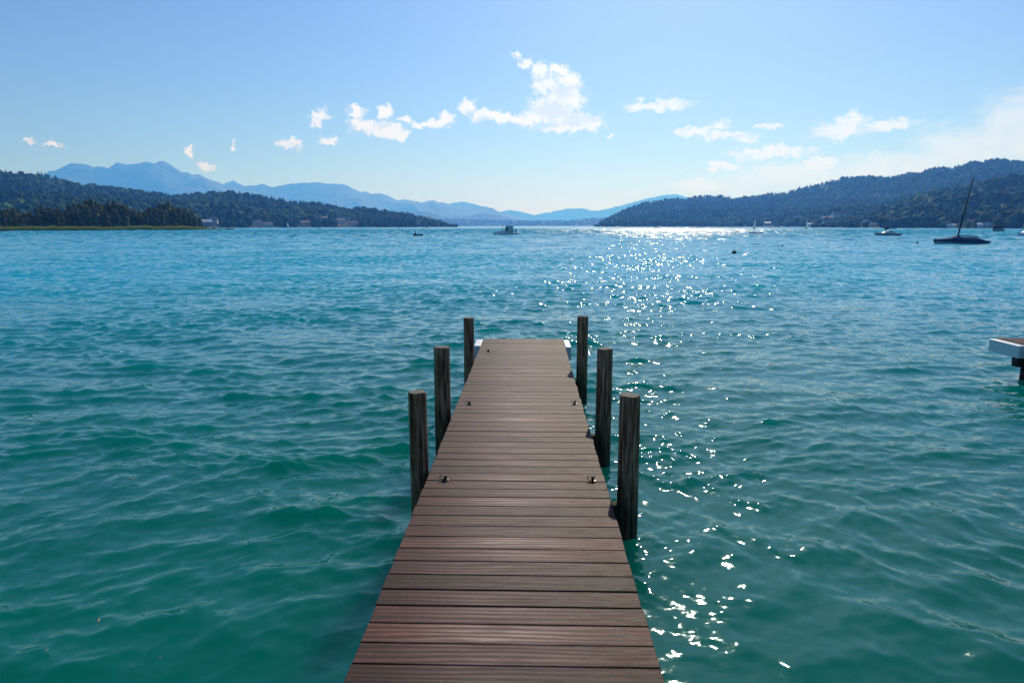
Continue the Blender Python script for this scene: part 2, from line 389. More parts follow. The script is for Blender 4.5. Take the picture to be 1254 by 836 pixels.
class Hill:
    def __init__(s, name, key, Dr, Ds, Db, th=0.0, amp=0.25, nscale=300.0, p=1.15, seed=1, mat=None, paint=None, nfr=50, jag=0.0, warp=0.05):
        s.warp = warp
        pts = PX[key]
        ae = [azel(*q) for q in pts]
        s.az = np.array([a for a, e in ae]); s.el = np.array([e for a, e in ae])
        f = lambda D: (lambda a: np.interp(a, [azel(x, 276)[0] for x, _ in D], [d for _, d in D]))
        s.Dr, s.Ds, s.Db = f(Dr), f(Ds), f(Db); s.th, s.amp, s.ns, s.p, s.seed, s.jag = th, amp, nscale, p, seed, jag
        n = int((s.az[-1] - s.az[0]) / R(0.08)); az = np.linspace(s.az[0], s.az[-1], n)
        t = np.concatenate([[-0.02], np.linspace(0, 1, nfr), np.linspace(1, 2, 12)[1:]])
        T, A = np.meshgrid(t, az, indexing='ij')
        ds, dr, db = s.Ds(A), s.Dr(A), s.Db(A)
        RR = np.where(T <= 1, ds + (dr - ds) * T, dr + (db - dr) * (T - 1))
        Z = s.z(A, RR); Z[0] = -2.0; Z[-1] = -2.0
        V = np.stack([RR * np.sin(A), RR * np.cos(A), Z], -1).reshape(-1, 3)
        me = mesh_np(name, V, [grid_faces(len(t), n)[:, ::-1]])
        if paint is not None:
            at = me.color_attributes.new('cover', 'FLOAT_COLOR', 'POINT')
            c = np.zeros((len(V), 4), dtype=np.float32); c[:, 0] = paint(A.ravel(), RR.ravel()); c[:, 3] = 1
            at.data.foreach_set('color', c.ravel())
        s.obj = link(name, me, mat); tag(s.obj, kind='structure')
    def zr(s, a):
        e = sum(np.interp(a + k, s.az, s.el) for k in (-0.0012, 0, 0.0012)) / 3
        if s.jag: e = e + s.jag * fbm(a * 130 + s.seed, a * 0, 5, s.seed + 77) * np.clip(e * 60, 0, 1)
        z = CAM_Z + s.Dr(a) * np.tan(e)
        s_top = z
        return np.maximum(z - s.th * np.clip(z / 30.0, 0.3, 1), 0.6)
    def z(s, a, r):
        ds, dr, db = s.Ds(a), s.Dr(a), s.Db(a)
        t = np.clip((r - ds) / (dr - ds), 0, 1); u = np.clip((r - dr) / (db - dr), 0, 1)
        x = r * np.sin(a); y = r * np.cos(a)
        aw = a + s.warp * (1 - t) ** 0.7 * fbm(x / s.ns / 1.2 + 31, y / s.ns / 1.2, 3, s.seed + 50)
        zr = s.zr(aw)
        # the ragged crest line only shapes the top of the slope; lower down the land rolls more gently
        zs = 0.88 * sum(s.zr(aw + k) for k in (-0.09, -0.06, -0.03, 0.0, 0.03, 0.06, 0.09)) / 7
        wq = t ** 5; zr = zr * wq + np.minimum(zs, zr * 1.25) * (1 - wq)
        x = r * np.sin(a); y = r * np.cos(a)
        nz = fbm(x / s.ns, y / s.ns, 4, s.seed)
        zz = zr * (t ** s.p + s.amp * nz * 4 * t * (1 - t))
        zz = np.where(u > 0, zr * (1 - u) ** 1.3, zz)
        return np.maximum(np.minimum(zz, np.where(t < 1, s.zr(a) * r / dr, zz)), 0) + 0.5 * np.clip(t * 30, 0, 1)
    def locate(s, px, py):
        """distance at which the slope appears at this height of the picture"""
        a, e = azel(px, py); r = np.linspace(float(s.Ds(a)) + 4, float(s.Dr(a)), 1500)
        el = np.arctan2(s.z(np.full_like(r, a), r) - CAM_Z, r)
        k = int(np.argmax(el >= e)) if (el >= e).any() else (0 if el[0] > e else len(r) - 1)
        return a, float(r[k]), float(s.z(np.array([a]), np.array([r[k]]))[0])

def land_mat(name, c1, c2, meadow=(0.12, 0.16, 0.035), sc=0.02):
    m, nt, b = newmat(name)
    pos = nt.node('ShaderNodeNewGeometry').outputs['Position']
    n = nt.noise(pos, sc, 6, 0.6)
    c = nt.ramp(n, [(0.35, c1), (0.65, c2)])
    at = nt.node('ShaderNodeAttribute', attribute_name='cover')
    c = nt.mixc(at.outputs['Fac'], c, meadow)
    nt.l.new(c, b.inputs['Base Color']); b.inputs['Roughness'].default_value = 0.9; b.inputs['Specular IOR Level'].default_value = 0.1
    return m
M_hill = land_mat('forest_floor', (0.018, 0.03, 0.014), (0.035, 0.05, 0.022))
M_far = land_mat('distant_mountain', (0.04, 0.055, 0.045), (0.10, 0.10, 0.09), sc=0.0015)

MEADOWS_L = [(316, 258.5, 11, 2.6), (428, 263.5, 6, 2.0), (262, 262, 5, 1.5), (405, 268, 5, 1.2)]
MEADOWS_R = [(1240, 222, 7, 1.6), (1228, 252, 10, 2.2), (1120, 270, 6, 1.2)]
def mead(ms, hill_getter):
    def f(a, r):
        h = hill_getter; v = np.zeros_like(a)
        el = None
        return v
    return f
# far layers first
Hill('mountains', 'far_left', [(0, 10200), (700, 10200)], [(0, 8000), (700, 8000)], [(0, 12500), (700, 12500)], amp=0.75, nscale=800, seed=4, mat=M_far, nfr=130, jag=0.0025, warp=0.10)
Hill('distant_mountains', 'farther', [(0, 13000), (1000, 13000)], [(0, 12600), (1000, 12600)], [(0, 15000), (1000, 15000)], amp=0.5, nscale=900, seed=8, mat=M_far, jag=0.0015, warp=0.08)
Hill('low_hills', 'mid', [(0, 7000), (1000, 7000)], [(0, 5900), (1000, 5900)], [(0, 8000), (1000, 8000)], amp=0.2, nscale=700, seed=12, mat=M_hill)
H_mf = Hill('far_shore_hills', 'mid_front', [(0, 5000), (1000, 5000)], [(0, 4400), (1000, 4400)], [(0, 5800), (1000, 5800)], th=8, amp=0.2, nscale=500, seed=14, mat=M_hill)
H_r = Hill('far_right_hills', 'right', [(730, 2300), (900, 2600), (1254, 2500), (1600, 2400)], [(730, 1500), (900, 1450), (1050, 1100), (1254, 1200), (1600, 1200)], [(730, 3300), (1254, 3700), (1600, 3600)], th=10, amp=0.30, nscale=420, seed=23, mat=M_hill, p=1.2)
H_rn = Hill('near_right_hills', 'right_near', [(1000, 1150), (1254, 1300), (1600, 1200)], [(1000, 950), (1254, 700), (1600, 600)], [(1000, 1500), (1254, 1900), (1600, 1800)], th=10, amp=0.30, nscale=180, seed=31, mat=M_hill, p=1.1)
H_l = Hill('left_hills', 'left', [(-500, 1500), (0, 1750), (300, 1500), (553, 1350)], [(-500, 700), (0, 760), (280, 900), (553, 1200)], [(-500, 2400), (0, 2500), (553, 1900)], th=10, amp=0.30, nscale=220, seed=41, mat=M_hill, p=1.1)

# ------------------------------------------------------------------ forests
def ico(sub):
    bm = bmesh.new(); bmesh.ops.create_icosphere(bm, subdivisions=sub, radius=1.0)
    V = np.array([v.co[:] for v in bm.verts]); F = np.array([[v.index for v in f.verts] for f in bm.faces]); bm.free(); return V, F
I1V, I1F = ico(1); I2V, I2F = ico(2)
def blob_variants(V0, n, jit, seed, conifer=False):
    out = []
    g = np.random.default_rng(seed)
    for k in range(n):
        V = V0.copy()
        d = 1 + jit * (g.uniform(-1, 1, len(V)))
        V = V * d[:, None]
        if conifer:
            zz = (V[:, 2] + 1) / 2
            rr = np.clip(1.05 - zz, 0.03, 1) * 0.8
            hyp = np.hypot(V[:, 0], V[:, 1]) + 1e-6
            V[:, 0] = V[:, 0] / hyp * rr * g.uniform(0.75, 1.15, len(V)) * np.minimum(1, hyp * 3); V[:, 1] = V[:, 1] / hyp * rr * g.uniform(0.75, 1.15, len(V)) * np.minimum(1, hyp * 3)
        V[:, 2] = (V[:, 2] + 1) / 2
        out.append(V)
    return out
def forest_mat(name, cols, tr=0.0):
    m, nt, b = newmat(name)
    g = nt.node('ShaderNodeNewGeometry')
    c = nt.ramp(g.outputs['Random Per Island'], cols)
    n = nt.noise(g.outputs['Position'], 0.35, 3, 0.6)
    c = nt.mixc(1.0, c, nt.ramp(n, [(0.3, (0.45, 0.45, 0.45)), (0.7, (1.15, 1.15, 1.1))]), 'MULTIPLY')
    st = nt.noise(g.outputs['Position'], 0.011, 4, 0.6)
    c = nt.mixc(1.0, c, nt.ramp(st, [(0.38, (0.5, 0.62, 0.62)), (0.5, (0.9, 0.95, 0.9)), (0.62, (1.6, 1.5, 1.0))]), 'MULTIPLY')
    nt.l.new(c, b.inputs['Base Color']); b.inputs['Roughness'].default_value = 0.8; b.inputs['Specular IOR Level'].default_value = 0.05
    bp = nt.node('ShaderNodeBump', {'Height': nt.noise(g.outputs['Position'], 0.9, 4, 0.7), 'Strength': 1.0, 'Distance': 1.2})
    nt.l.new(bp.outputs[0], b.inputs['Normal'])
    return m
G1 = [(0.0, (0.010, 0.040, 0.012)), (0.35, (0.020, 0.070, 0.016)), (0.65, (0.04, 0.11, 0.022)), (0.85, (0.09, 0.18, 0.03)), (1.0, (0.15, 0.20, 0.04))]
M_forest = forest_mat('forest_crowns', G1)
CLEAR = []     # (az, r, half angle, front, back) clearings for houses and meadows
def forest(name, hill, px0, px1, spacing, hs, label, conifer=0.35, sub=2, seed=3, rmax=None, cull_el=None):
    g = np.random.default_rng(seed)
    a0, a1 = azel(px0, 276)[0], azel(px1, 276)[0]
    am = np.linspace(a0, a1, 200)
    ds0, dr0 = hill.Ds(am).min(), hill.Dr(am).max() * 1.06
    area = (a1 - a0) * (dr0 ** 2 - ds0 ** 2) / 2
    n = int(area / spacing ** 2)
    a = g.uniform(a0, a1, n); r = np.sqrt(g.uniform(ds0 ** 2, dr0 ** 2, n))
    keep = (r > hill.Ds(a) + 3) & (r < hill.Dr(a) * 1.05)
    for (ca, cr, ha, fr, bk) in CLEAR:
        keep &= ~((np.abs(a - ca) < ha) & (r > cr - fr) & (r < cr + bk))
    a, r = a[keep], r[keep]; z = hill.z(a, r); n = len(a)
    zr = hill.zr(a) + 10
    hfac = np.clip(zr / 26.0, 0.35, 1.0)
    patch = fbm(r * np.sin(a) / 120, r * np.cos(a) / 120, 3, seed)
    isc = g.random(n) < np.clip(conifer + patch * 1.2, 0, 1)
    h = (0.6 + 0.75 * g.uniform(0, 1, n) ** 1.6) * hs * hfac; wd = h * g.uniform(0.33, 0.5, n)
    h[isc] *= 1.15; wd[isc] *= 0.62
    rot = g.uniform(0, 6.283, n)
    V0, F0 = (I2V, I2F) if sub == 2 else (I1V, I1F)
    bl = blob_variants(V0, 6, 0.26 if sub == 2 else 0.2, seed); cn = blob_variants(V0, 4, 0.1, seed + 1, True)
    Vs = []; Fs = []; off = 0
    for kind in range(10):
        sel = np.where((~isc if kind < 6 else isc) & ((np.arange(n) % (6 if kind < 6 else 4)) == (kind if kind < 6 else kind - 6)))[0]
        if len(sel) == 0: continue
        B = bl[kind] if kind < 6 else cn[kind - 6]
        c, s_ = np.cos(rot[sel])[:, None], np.sin(rot[sel])[:, None]
        bx = (B[None, :, 0] * c - B[None, :, 1] * s_) * wd[sel][:, None] + (r[sel] * np.sin(a[sel]))[:, None]
        by = (B[None, :, 0] * s_ + B[None, :, 1] * c) * wd[sel][:, None] + (r[sel] * np.cos(a[sel]))[:, None]
        bz = B[None, :, 2] * h[sel][:, None] + z[sel][:, None] - 0.6
        Vs.append(np.stack([bx, by, bz], -1).reshape(-1, 3))
        nf = (np.arange(len(sel))[:, None, None] * len(B) + F0[None]) + off
        Fs.append(nf.reshape(-1, 3)); off += len(sel) * len(B)
    me = mesh_np(name, np.concatenate(Vs), [np.concatenate(Fs)], smooth=False)
    o = link(name, me, M_forest); tag(o, label, 'forest', kind='stuff')
    print(name, n, 'trees'); return o

# ------------------------------------------------------------------ houses on the slopes
M_wallw = simple('white_render', (0.74, 0.73, 0.70), 0.8, 0.08, 0.6)
M_wallc = simple('cream_render', (0.60, 0.54, 0.44), 0.8, 0.1, 0.6)
M_wallg = simple('grey_timber', (0.26, 0.25, 0.24), 0.8, 0.15, 0.8)
M_roofr = simple('clay_tile_roof', (0.26, 0.11, 0.08), 0.7, 0.25, 0.7)
M_roofb = simple('brown_shingle_roof', (0.15, 0.10, 0.08), 0.7, 0.25, 0.7)
M_roofg = simple('pale_metal_roof', (0.48, 0.50, 0.52), 0.55, 0.08, 0.7)
M_roofd = simple('slate_roof', (0.10, 0.11, 0.13), 0.6, 0.2, 0.7)
M_glass = simple('window_glass', (0.03, 0.04, 0.05), 0.08, 0.2, 1.0)
M_frame = simple('window_frame', (0.7, 0.7, 0.68), 0.5, 0.05)
def house(hill, px, py, W, D, Hh, roof_h, mw, mr, label, rot=0.0, flat=False, storeys=2, name='house'):
    a, r, z = hill.locate(px, py)
    x, y = r * math.sin(a), r * math.cos(a)
    t = thing(name, label, name.replace('_', ' '), (x, y, z - 0.3), -a + rot)
    mb = MB(); mb.box((0, 0, Hh / 2 - 1.0), (W, D, Hh + 2.0))
    if not flat:   # gables
        for sx in (-1, 1):
            X = sx * W / 2
            vs = [mb.bm.verts.new(p) for p in ((X, -D / 2, Hh), (X, D / 2, Hh), (X, 0, Hh + roof_h * 0.97))]
            vs2 = [mb.bm.verts.new(p) for p in ((X - sx * 0.3, -D / 2, Hh), (X - sx * 0.3, D / 2, Hh), (X - sx * 0.3, 0, Hh + roof_h * 0.97))]
            mb.bm.faces.new(vs); mb.bm.faces.new(vs2[::-1])
            for i in range(3): mb.bm.faces.new((vs[i], vs[(i + 1) % 3], vs2[(i + 1) % 3], vs2[i]))
    mb.build('wall', mw, t)
    rb = MB(); ov = 0.6; th = 0.28
    if flat:
        rb.box((0, 0, Hh + 0.16), (W + 0.8, D + 0.8, 0.32), bev=0.05)
    else:
        sl = roof_h / (D / 2)
        sec = lambda X: [(X, -D / 2 - ov, Hh - ov * sl), (X, 0, Hh + roof_h), (X, D / 2 + ov, Hh - ov * sl), (X, D / 2 + ov, Hh - ov * sl + th), (X, 0, Hh + roof_h + th * 1.2), (X, -D / 2 - ov, Hh - ov * sl + th)]
        rb.loft([sec(-W / 2 - ov), sec(W / 2 + ov)], closed=True)
    ro = rb.build('roof', mr, t)
    if not flat:
        MB().box((W * 0.22, D * 0.12, Hh + roof_h + 0.3), (0.8, 0.8, 1.7)).build('chimney', mw, ro)
    n = max(2, int(W / 3.2))
    for st in range(storeys):
        for k in range(n):
            X = (k + 0.5 - n / 2) * (W / n) ; Z = 1.5 + st * (Hh / storeys)
            if Z + 0.8 > Hh: continue
            wf = MB().box((X, -D / 2 - 0.04, Z), (1.35, 0.16, 1.45)).build('window', M_frame, t)
            MB().box((X, -D / 2 - 0.10, Z), (1.1, 0.10, 1.2)).build('pane', M_glass, wf)
    ha = (W * 0.6 + 3) / r
    CLEAR.append((a, r, ha, 100 if r > 1300 else 70, D / 2 + 5))
    return t
HL = [
 (252, 276.5, 13, 8, 5.0, 2.6, M_wallg, M_roofg, 'grey house with pale roof just past the wooded headland tip', 0.2, 0),
 (262, 273.5, 10, 8, 4.5, 2.6, M_wallw, M_roofd, 'white house with dark roof half hidden in trees above the headland tip', -0.3, 0),
 (314, 275.5, 12, 8, 4.0, 2.5, M_wallw, M_roofd, 'white house with dark roof at the left shore under the pale green meadow', 0.1, 0),
 (326, 276.8, 16, 7, 3.4, 1.6, M_wallw, M_roofb, 'long low white house on the left lakeside near the small white sail', 0.0, 0),
 (373, 276, 13, 8, 4.5, 2.4, M_wallc, M_roofr, 'cream house with red roof at the water edge right of the small white sail', 0.25, 0),
 (390, 269, 10, 8, 4.5, 2.6, M_wallc, M_roofr, 'small cream house with red roof up the left slope among trees', -0.2, 0),
 (398, 269.8, 9, 7, 4.0, 2.2, M_wallw, M_roofd, 'small white house with dark roof up the left slope', 0.3, 0),
 (417, 273.5, 12, 9, 5.0, 3.0, M_wallw, M_roofb, 'white house with brown roof below the bright yellow green meadow', 0.3, 0),
 (424, 270.5, 11, 9, 6.0, 3.2, M_wallw, M_roofd, 'tall white house with steep dark roof below the bright meadow', -0.4, 0),
 (433, 276.5, 12, 8, 4.5, 2.4, M_wallc, M_roofr, 'cream lakeside house with red roof right of the tall white house', 0.1, 0),
 (447, 267.5, 11, 8, 4.5, 2.4, M_wallw, M_roofr, 'white house with red roof near the crest of the low left ridge', 0.2, 0),
]
HR = [
 (940, 276.5, 11, 9, 5.5, 2.2, M_wallg, M_roofg, 'grey timber lakeside house right of the taller sailing dinghy', 0.0, 0),
 (977, 266.5, 15, 10, 4.0, 0.5, M_wallw, M_roofg, 'low house with pale flat roof above the shorter white sail', 0.1, 1),
 (990, 264.0, 14, 10, 4.5, 2.0, M_wallc, M_roofg, 'cream house with bright metal roof, highest of the houses above the white sails', 0.3, 0),
 (992, 277.0, 10, 8, 3.5, 1.8, M_wallw, M_roofg, 'small white boathouse just right of the shorter white sail', 0.0, 0),
 (1013, 269.5, 18, 10, 4.5, 2.6, M_wallc, M_roofr, 'long house with faded red roof left of the big brown roofed one', 0.0, 0),
 (1027, 266.0, 22, 13, 6.0, 5.0, M_wallc, M_roofr, 'big house with wide red brown roof in the middle of the right village', 0.35, 0),
 (1037, 263.5, 13, 10, 5.0, 4.0, M_wallg, M_roofb, 'grey house with brown roof right of the big red brown roof', -0.3, 0),
 (1010, 275.5, 7, 6, 3.5, 1.6, M_wallw, M_roofg, 'tiny white hut in dark trees below the long red roofed house', 0.2, 0),
]
for h in HL: house(H_l, *h[:9], rot=h[9], flat=bool(h[10]))
for h in HR: house(H_r, *h[:9], rot=h[9], flat=bool(h[10]))
house(H_r, 1037, 272.5, 26, 9, 5.0, 0.5, M_wallw, M_roofg, 'long bright white flat roofed building in front of the right village', rot=0.0, flat=True)
house(H_rn, 1060, 275.5, 10, 8, 3.0, 3.0, M_wallw, M_roofg, 'white house with steep pale roof at the foot of the right hill', rot=0.9)
house(H_rn, 1070, 277.3, 8, 6, 2.5, 1.5, M_wallc, M_roofb, 'low cream boathouse left of the moored cabin boat', rot=0.2)
house(H_rn, 1190, 275.0, 7, 6, 3.0, 1.6, M_wallc, M_roofb, 'small cream shore hut left of the big round green tree', rot=0.2)
house(H_rn, 1206, 278.0, 11, 6, 2.4, 1.4, M_wallw, M_roofg, 'low white boathouse below the big round green tree', rot=0.0)
house(H_rn, 1226, 268.5, 9, 7, 3.6, 2.0, M_wallg, M_roofd, 'grey house with dark roof right of the big round green tree', rot=0.3)
house(H_rn, 1165, 278.2, 7, 5, 2.0, 1.2, M_wallw, M_roofg, 'tiny white boathouse behind the mast foot of the covered boat', rot=0.0)
house(H_r, 1227, 222, 8, 7, 5.0, 2.0, M_wallw, M_roofd, 'lone white house high on the right hill beside a meadow', rot=0.2)

def paint(hill, ms):
    me = hill.obj.data; n = len(me.vertices); co = np.empty(n * 3, dtype=np.float32); me.vertices.foreach_get('co', co); co = co.reshape(-1, 3)
    a = np.arctan2(co[:, 0], co[:, 1]); rr = np.hypot(co[:, 0], co[:, 1]); v = np.zeros(n)
    for (px, py, wx, wy) in ms:
        ca, r, z = hill.locate(px, py); _, r0, _ = hill.locate(px, py + wy); _, r1, _ = hill.locate(px, py - wy)
        ha = wx / FPX; hr = max((r1 - r0) / 2, 14); rc = (r0 + r1) / 2
        d = np.sqrt(((a - ca) / ha) ** 2 + ((rr - rc) / hr) ** 2)
        v = np.maximum(v, np.clip((1.25 - d) * 3, 0, 1))
        CLEAR.append((ca, rc - 8, ha * 0.9, hr + 25, hr))
    at = me.color_attributes.new('cover', 'FLOAT_COLOR', 'POINT'); c = np.zeros((n, 4), dtype=np.float32); c[:, :3] = v[:, None]; c[:, 3] = 1
    at.data.foreach_set('color', c.ravel())
paint(H_l, MEADOWS_L); paint(H_r, MEADOWS_R[:1]); paint(H_rn, MEADOWS_R[1:])

forest('forest_left', H_l, -130, 560, 6.8, 11, 'dense mixed green forest covering the left hills', 0.45, 2, 3)
forest('forest_right', H_rn, 995, 1400, 6.0, 10.5, 'green mixed forest covering the near right hill above the shore', 0.2, 2, 5)
forest('forest_ridge', H_r, 728, 1400, 9.0, 11, 'blue green forest covering the long far right hills', 0.4, 1, 7)
forest('forest_distant', H_mf, 490, 910, 22.0, 9, 'hazy blue forest on the low hills at the far end of the lake', 0.0, 1, 9)
for n_ in ('forest_left', 'forest_right', 'forest_ridge', 'forest_distant'): bpy.data.objects[n_].name = 'forest'

# ------------------------------------------------------------------ headland with reeds and trees
def leaf_crown(h, wdt, n, seed, size=0.42, top=1.0, lo=0.12):
    """crown made of many small leaf-clump faces spread through several limbs' volumes"""
    g = np.random.default_rng(seed)
    K = g.integers(9, 14); cs = []
    for k in range(K):
        zz = lo + (1 - lo) * (k + 0.5) / K
        prof = math.sin(min(1, (zz - lo) / (1 - lo) * 0.9 + 0.1) * math.pi) ** 0.6
        rr = wdt * prof * 0.55 * g.uniform(0.2, 1.0); th = g.uniform(0, 6.283)
        cs.append((rr * math.cos(th), rr * math.sin(th), zz * h * top, wdt * g.uniform(0.35, 0.6) * max(prof, 0.45), h * g.uniform(0.09, 0.17)))
    cs = np.array(cs)
    idx = g.integers(0, K, n); d = g.normal(size=(n, 3)); d /= np.linalg.norm(d, axis=1)[:, None]
    rad = g.uniform(0.55, 1.05, n) ** 0.6
    P = cs[idx, :3] + d * rad[:, None] * np.stack([cs[idx, 3], cs[idx, 3], cs[idx, 4]], 1)
    nrm = d + g.normal(size=(n, 3)) * 0.45; nrm /= np.linalg.norm(nrm, axis=1)[:, None]
    u = np.cross(nrm, g.normal(size=(n, 3))); u /= np.linalg.norm(u, axis=1)[:, None]; v = np.cross(nrm, u)
    s = size * g.uniform(0.6, 1.3, n)[:, None]
    q = np.stack([P - u * s - v * s * 0.7, P + u * s - v * s * 0.5, P + u * s * 0.6 + v * s, P - u * s * 0.8 + v * s * 0.8], 1).reshape(-1, 3)
    return mesh_np('crown', q, [np.arange(4 * n).reshape(n, 4)], smooth=False)
def leaf_mat(name, cols, tl=0.45):
    m, nt, b = newmat(name)
    g = nt.node('ShaderNodeNewGeometry')
    c = nt.ramp(g.outputs['Random Per Island'], cols)
    oi = nt.node('ShaderNodeObjectInfo')
    c = nt.mixc(1.0, c, nt.ramp(oi.outputs['Random'], [(0, (0.65, 0.75, 0.7)), (0.5, (1, 1, 1)), (1, (1.3, 1.3, 0.95))]), 'MULTIPLY')
    tr = nt.node('ShaderNodeBsdfTranslucent', {'Color': c})
    nt.l.new(c, b.inputs['Base Color']); b.inputs['Roughness'].default_value = 0.6; b.inputs['Specular IOR Level'].default_value = 0.3
    mxs = nt.node('ShaderNodeMixShader', {0: tl, 1: b.outputs[0], 2: tr.outputs[0]})
    out = [n for n in m.node_tree.nodes if n.type == 'OUTPUT_MATERIAL'][0]; nt.l.new(mxs.outputs[0], out.inputs[0])
    return m
M_leaf = leaf_mat('tree_leaves', [(0, (0.06, 0.085, 0.022)), (0.5, (0.15, 0.17, 0.035)), (1, (0.24, 0.21, 0.06))], 0.5)
M_leafb = leaf_mat('bush_leaves', [(0, (0.07, 0.11, 0.025)), (0.5, (0.14, 0.18, 0.04)), (1, (0.22, 0.22, 0.06))])
M_bark = simple('tree_bark', (0.07, 0.055, 0.045), 0.9, 0.3, 4)
def make_tree(h, wdt, seed, mat, label, cat, group, name='tree', n=1500, size=0.42):
    t = thing(name, label, cat, (0, 0, 0), 0, group)
    link('crown', leaf_crown(h, wdt, int(n * 0.7), seed, size), mat, t)
    mb = MB(); g = random.Random(seed)
    mb.tube([(0, 0, -0.5), (0.1, 0, h * 0.3), (0, 0.1, h * 0.6), (0.05, 0, h * 0.85)], [0.028 * h, 0.02 * h, 0.012 * h, 0.004 * h], 7)
    for k in range(6):
        z0 = h * g.uniform(0.2, 0.65); th = g.uniform(0, 6.28); l = wdt * g.uniform(0.5, 0.9)
        mb.tube([(0, 0, z0), (l * 0.5 * math.cos(th), l * 0.5 * math.sin(th), z0 + h * 0.08), (l * math.cos(th), l * math.sin(th), z0 + h * 0.16)], [0.01 * h, 0.006 * h, 0.002 * h], 5)
    mb.build('trunk', M_bark, t, smooth=True)
    return t
LT = 'tall dark broadleaf tree in the wooded headland behind the reeds on the left'
LB = 'low pale green bush between the reeds and the headland trees'
protos = [make_tree(10.5, 2.3, 100 + k, M_leaf, LT, 'tree', 'trees on the wooded headland') for k in range(6)]
bushes = [make_tree(3.2, 2.2, 200 + k, M_leafb, LB, 'bush', 'bushes along the reed bed', 'bush', 700, 0.3) for k in range(3)]
# headland outline: shoreline in pixels -> distance
def shore_r(px): return float(np.interp(px, [-150, 0, 120, 240, 285], [335, 345, 362, 385, 395]))
def land_xyz(px, r, z=0.0):
    a = azel(px, 276)[0]; return (r * math.sin(a), r * math.cos(a), z)
top_px = [(-150, 262), (0, 262), (10, 260), (25, 263), (40, 266), (52, 258), (66, 256), (75, 262), (90, 257), (103, 254), (112, 252.5), (128, 256), (140, 252), (150, 256), (166, 257), (175, 262), (190, 256), (204, 254), (215, 256), (226, 258), (236, 262), (245, 268), (252, 273)]
tp = np.array(top_px)
cnt = 0; bc = 0
for row, (doff, step, hf) in enumerate(((16, 6.0, 0.78), (26, 6.6, 0.92), (38, 6.0, 1.0))):
    px = -60.0 + row * 2.2
    while px < 250:
        r = shore_r(px) + doff + rnd.uniform(-4, 4)
        ytop = float(np.interp(px, tp[:, 0], tp[:, 1])) + rnd.uniform(-1.5, 3.0)
        H = (276.5 - ytop) / FPX * r + CAM_Z
        H = max(H * hf * rnd.uniform(0.88, 1.0), 3.0)
        k = cnt % 6
        t = protos[k] if cnt < 6 else copy_tree(protos[k])
        t.location = land_xyz(px, r, 0.4); s = H / 10.5; sw = s * rnd.uniform(0.9, 1.35)
        t.scale = (sw, sw, s); t.rotation_euler = (0, 0, rnd.uniform(0, 6.28)); cnt += 1
        px += step * rnd.uniform(0.75, 1.25)
px = -55.0
while px < 262:
    r = shore_r(px) + 11 + rnd.uniform(-1.5, 3)
    t = bushes[bc % 3] if bc < 3 else copy_tree(bushes[bc % 3])
    t.location = land_xyz(px, r, 0.3); s = rnd.uniform(0.55, 1.05) * (1 if px < 230 else 0.6); t.scale = (s * 1.2, s * 1.2, s); t.rotation_euler = (0, 0, rnd.uniform(0, 6.28)); bc += 1
    px += rnd.uniform(5, 12)
# ground of the headland
def headland():
    pxs = np.linspace(-160, 287, 120); az = np.array([azel(p, 276)[0] for p in pxs]); rs = np.array([shore_r(p) for p in pxs])
    wd = np.clip((287 - pxs) / 40, 0.02, 1) * 75
    t = np.array([-0.02, 0.0, 0.06, 0.2, 0.6, 0.9, 1.0]); zt = np.array([-1.0, 0.05, 0.35, 0.5, 0.6, 0.4, -0.5])
    RR = rs[None] + t[:, None] * wd[None]
    V = np.stack([RR * np.sin(az)[None], RR * np.cos(az)[None], np.repeat(zt[:, None], len(az), 1) * np.clip(wd / 12, 0.1, 1)[None]], -1).reshape(-1, 3)
    me = mesh_np('headland', V, [grid_faces(7, 120)[:, ::-1]])
    tag(link('headland_ground', me, simple('marsh_soil', (0.05, 0.055, 0.025), 0.9, 0.3, 0.2)), kind='structure')
    # reeds: thousands of thin blades
    g = np.random.default_rng(17); n = 60000
    p = g.uniform(-160, 286, n); a = np.interp(p, pxs, az); r0 = np.interp(p, pxs, rs); wr = np.clip((287 - p) / 40, 0.05, 1) * 9
    r = r0 + g.uniform(0, 1, n) ** 0.8 * wr - 0.5
    h = g.uniform(1.8, 2.6, n) * np.clip((290 - p) / 60, 0.35, 1) * (0.85 + 0.3 * fbm(p / 9, p * 0, 3, 5)); ww = g.uniform(0.05, 0.12, n); th = g.uniform(-0.7, 0.7, n) - a
    cx, cy = r * np.sin(a), r * np.cos(a); lx, ly = g.normal(0, 0.12, n), g.normal(0, 0.12, n)
    q = np.stack([np.stack([cx - np.cos(th) * ww, cy - np.sin(th) * ww, np.zeros(n) - .1], 1), np.stack([cx + np.cos(th) * ww, cy + np.sin(th) * ww, np.zeros(n) - .1], 1), np.stack([cx + lx, cy + ly, h], 1)], 1).reshape(-1, 3)
    me = mesh_np('reeds', q, [np.arange(3 * n).reshape(n, 3)], smooth=False)
    m = leaf_mat('reed_blades', [(0, (0.13, 0.19, 0.03)), (0.5, (0.22, 0.29, 0.045)), (0.8, (0.30, 0.33, 0.06)), (1, (0.34, 0.30, 0.11))], 0.6)
    tag(link('reeds', me, m), 'band of yellow green reeds along the water in front of the headland trees', 'reeds', kind='stuff')
headland()

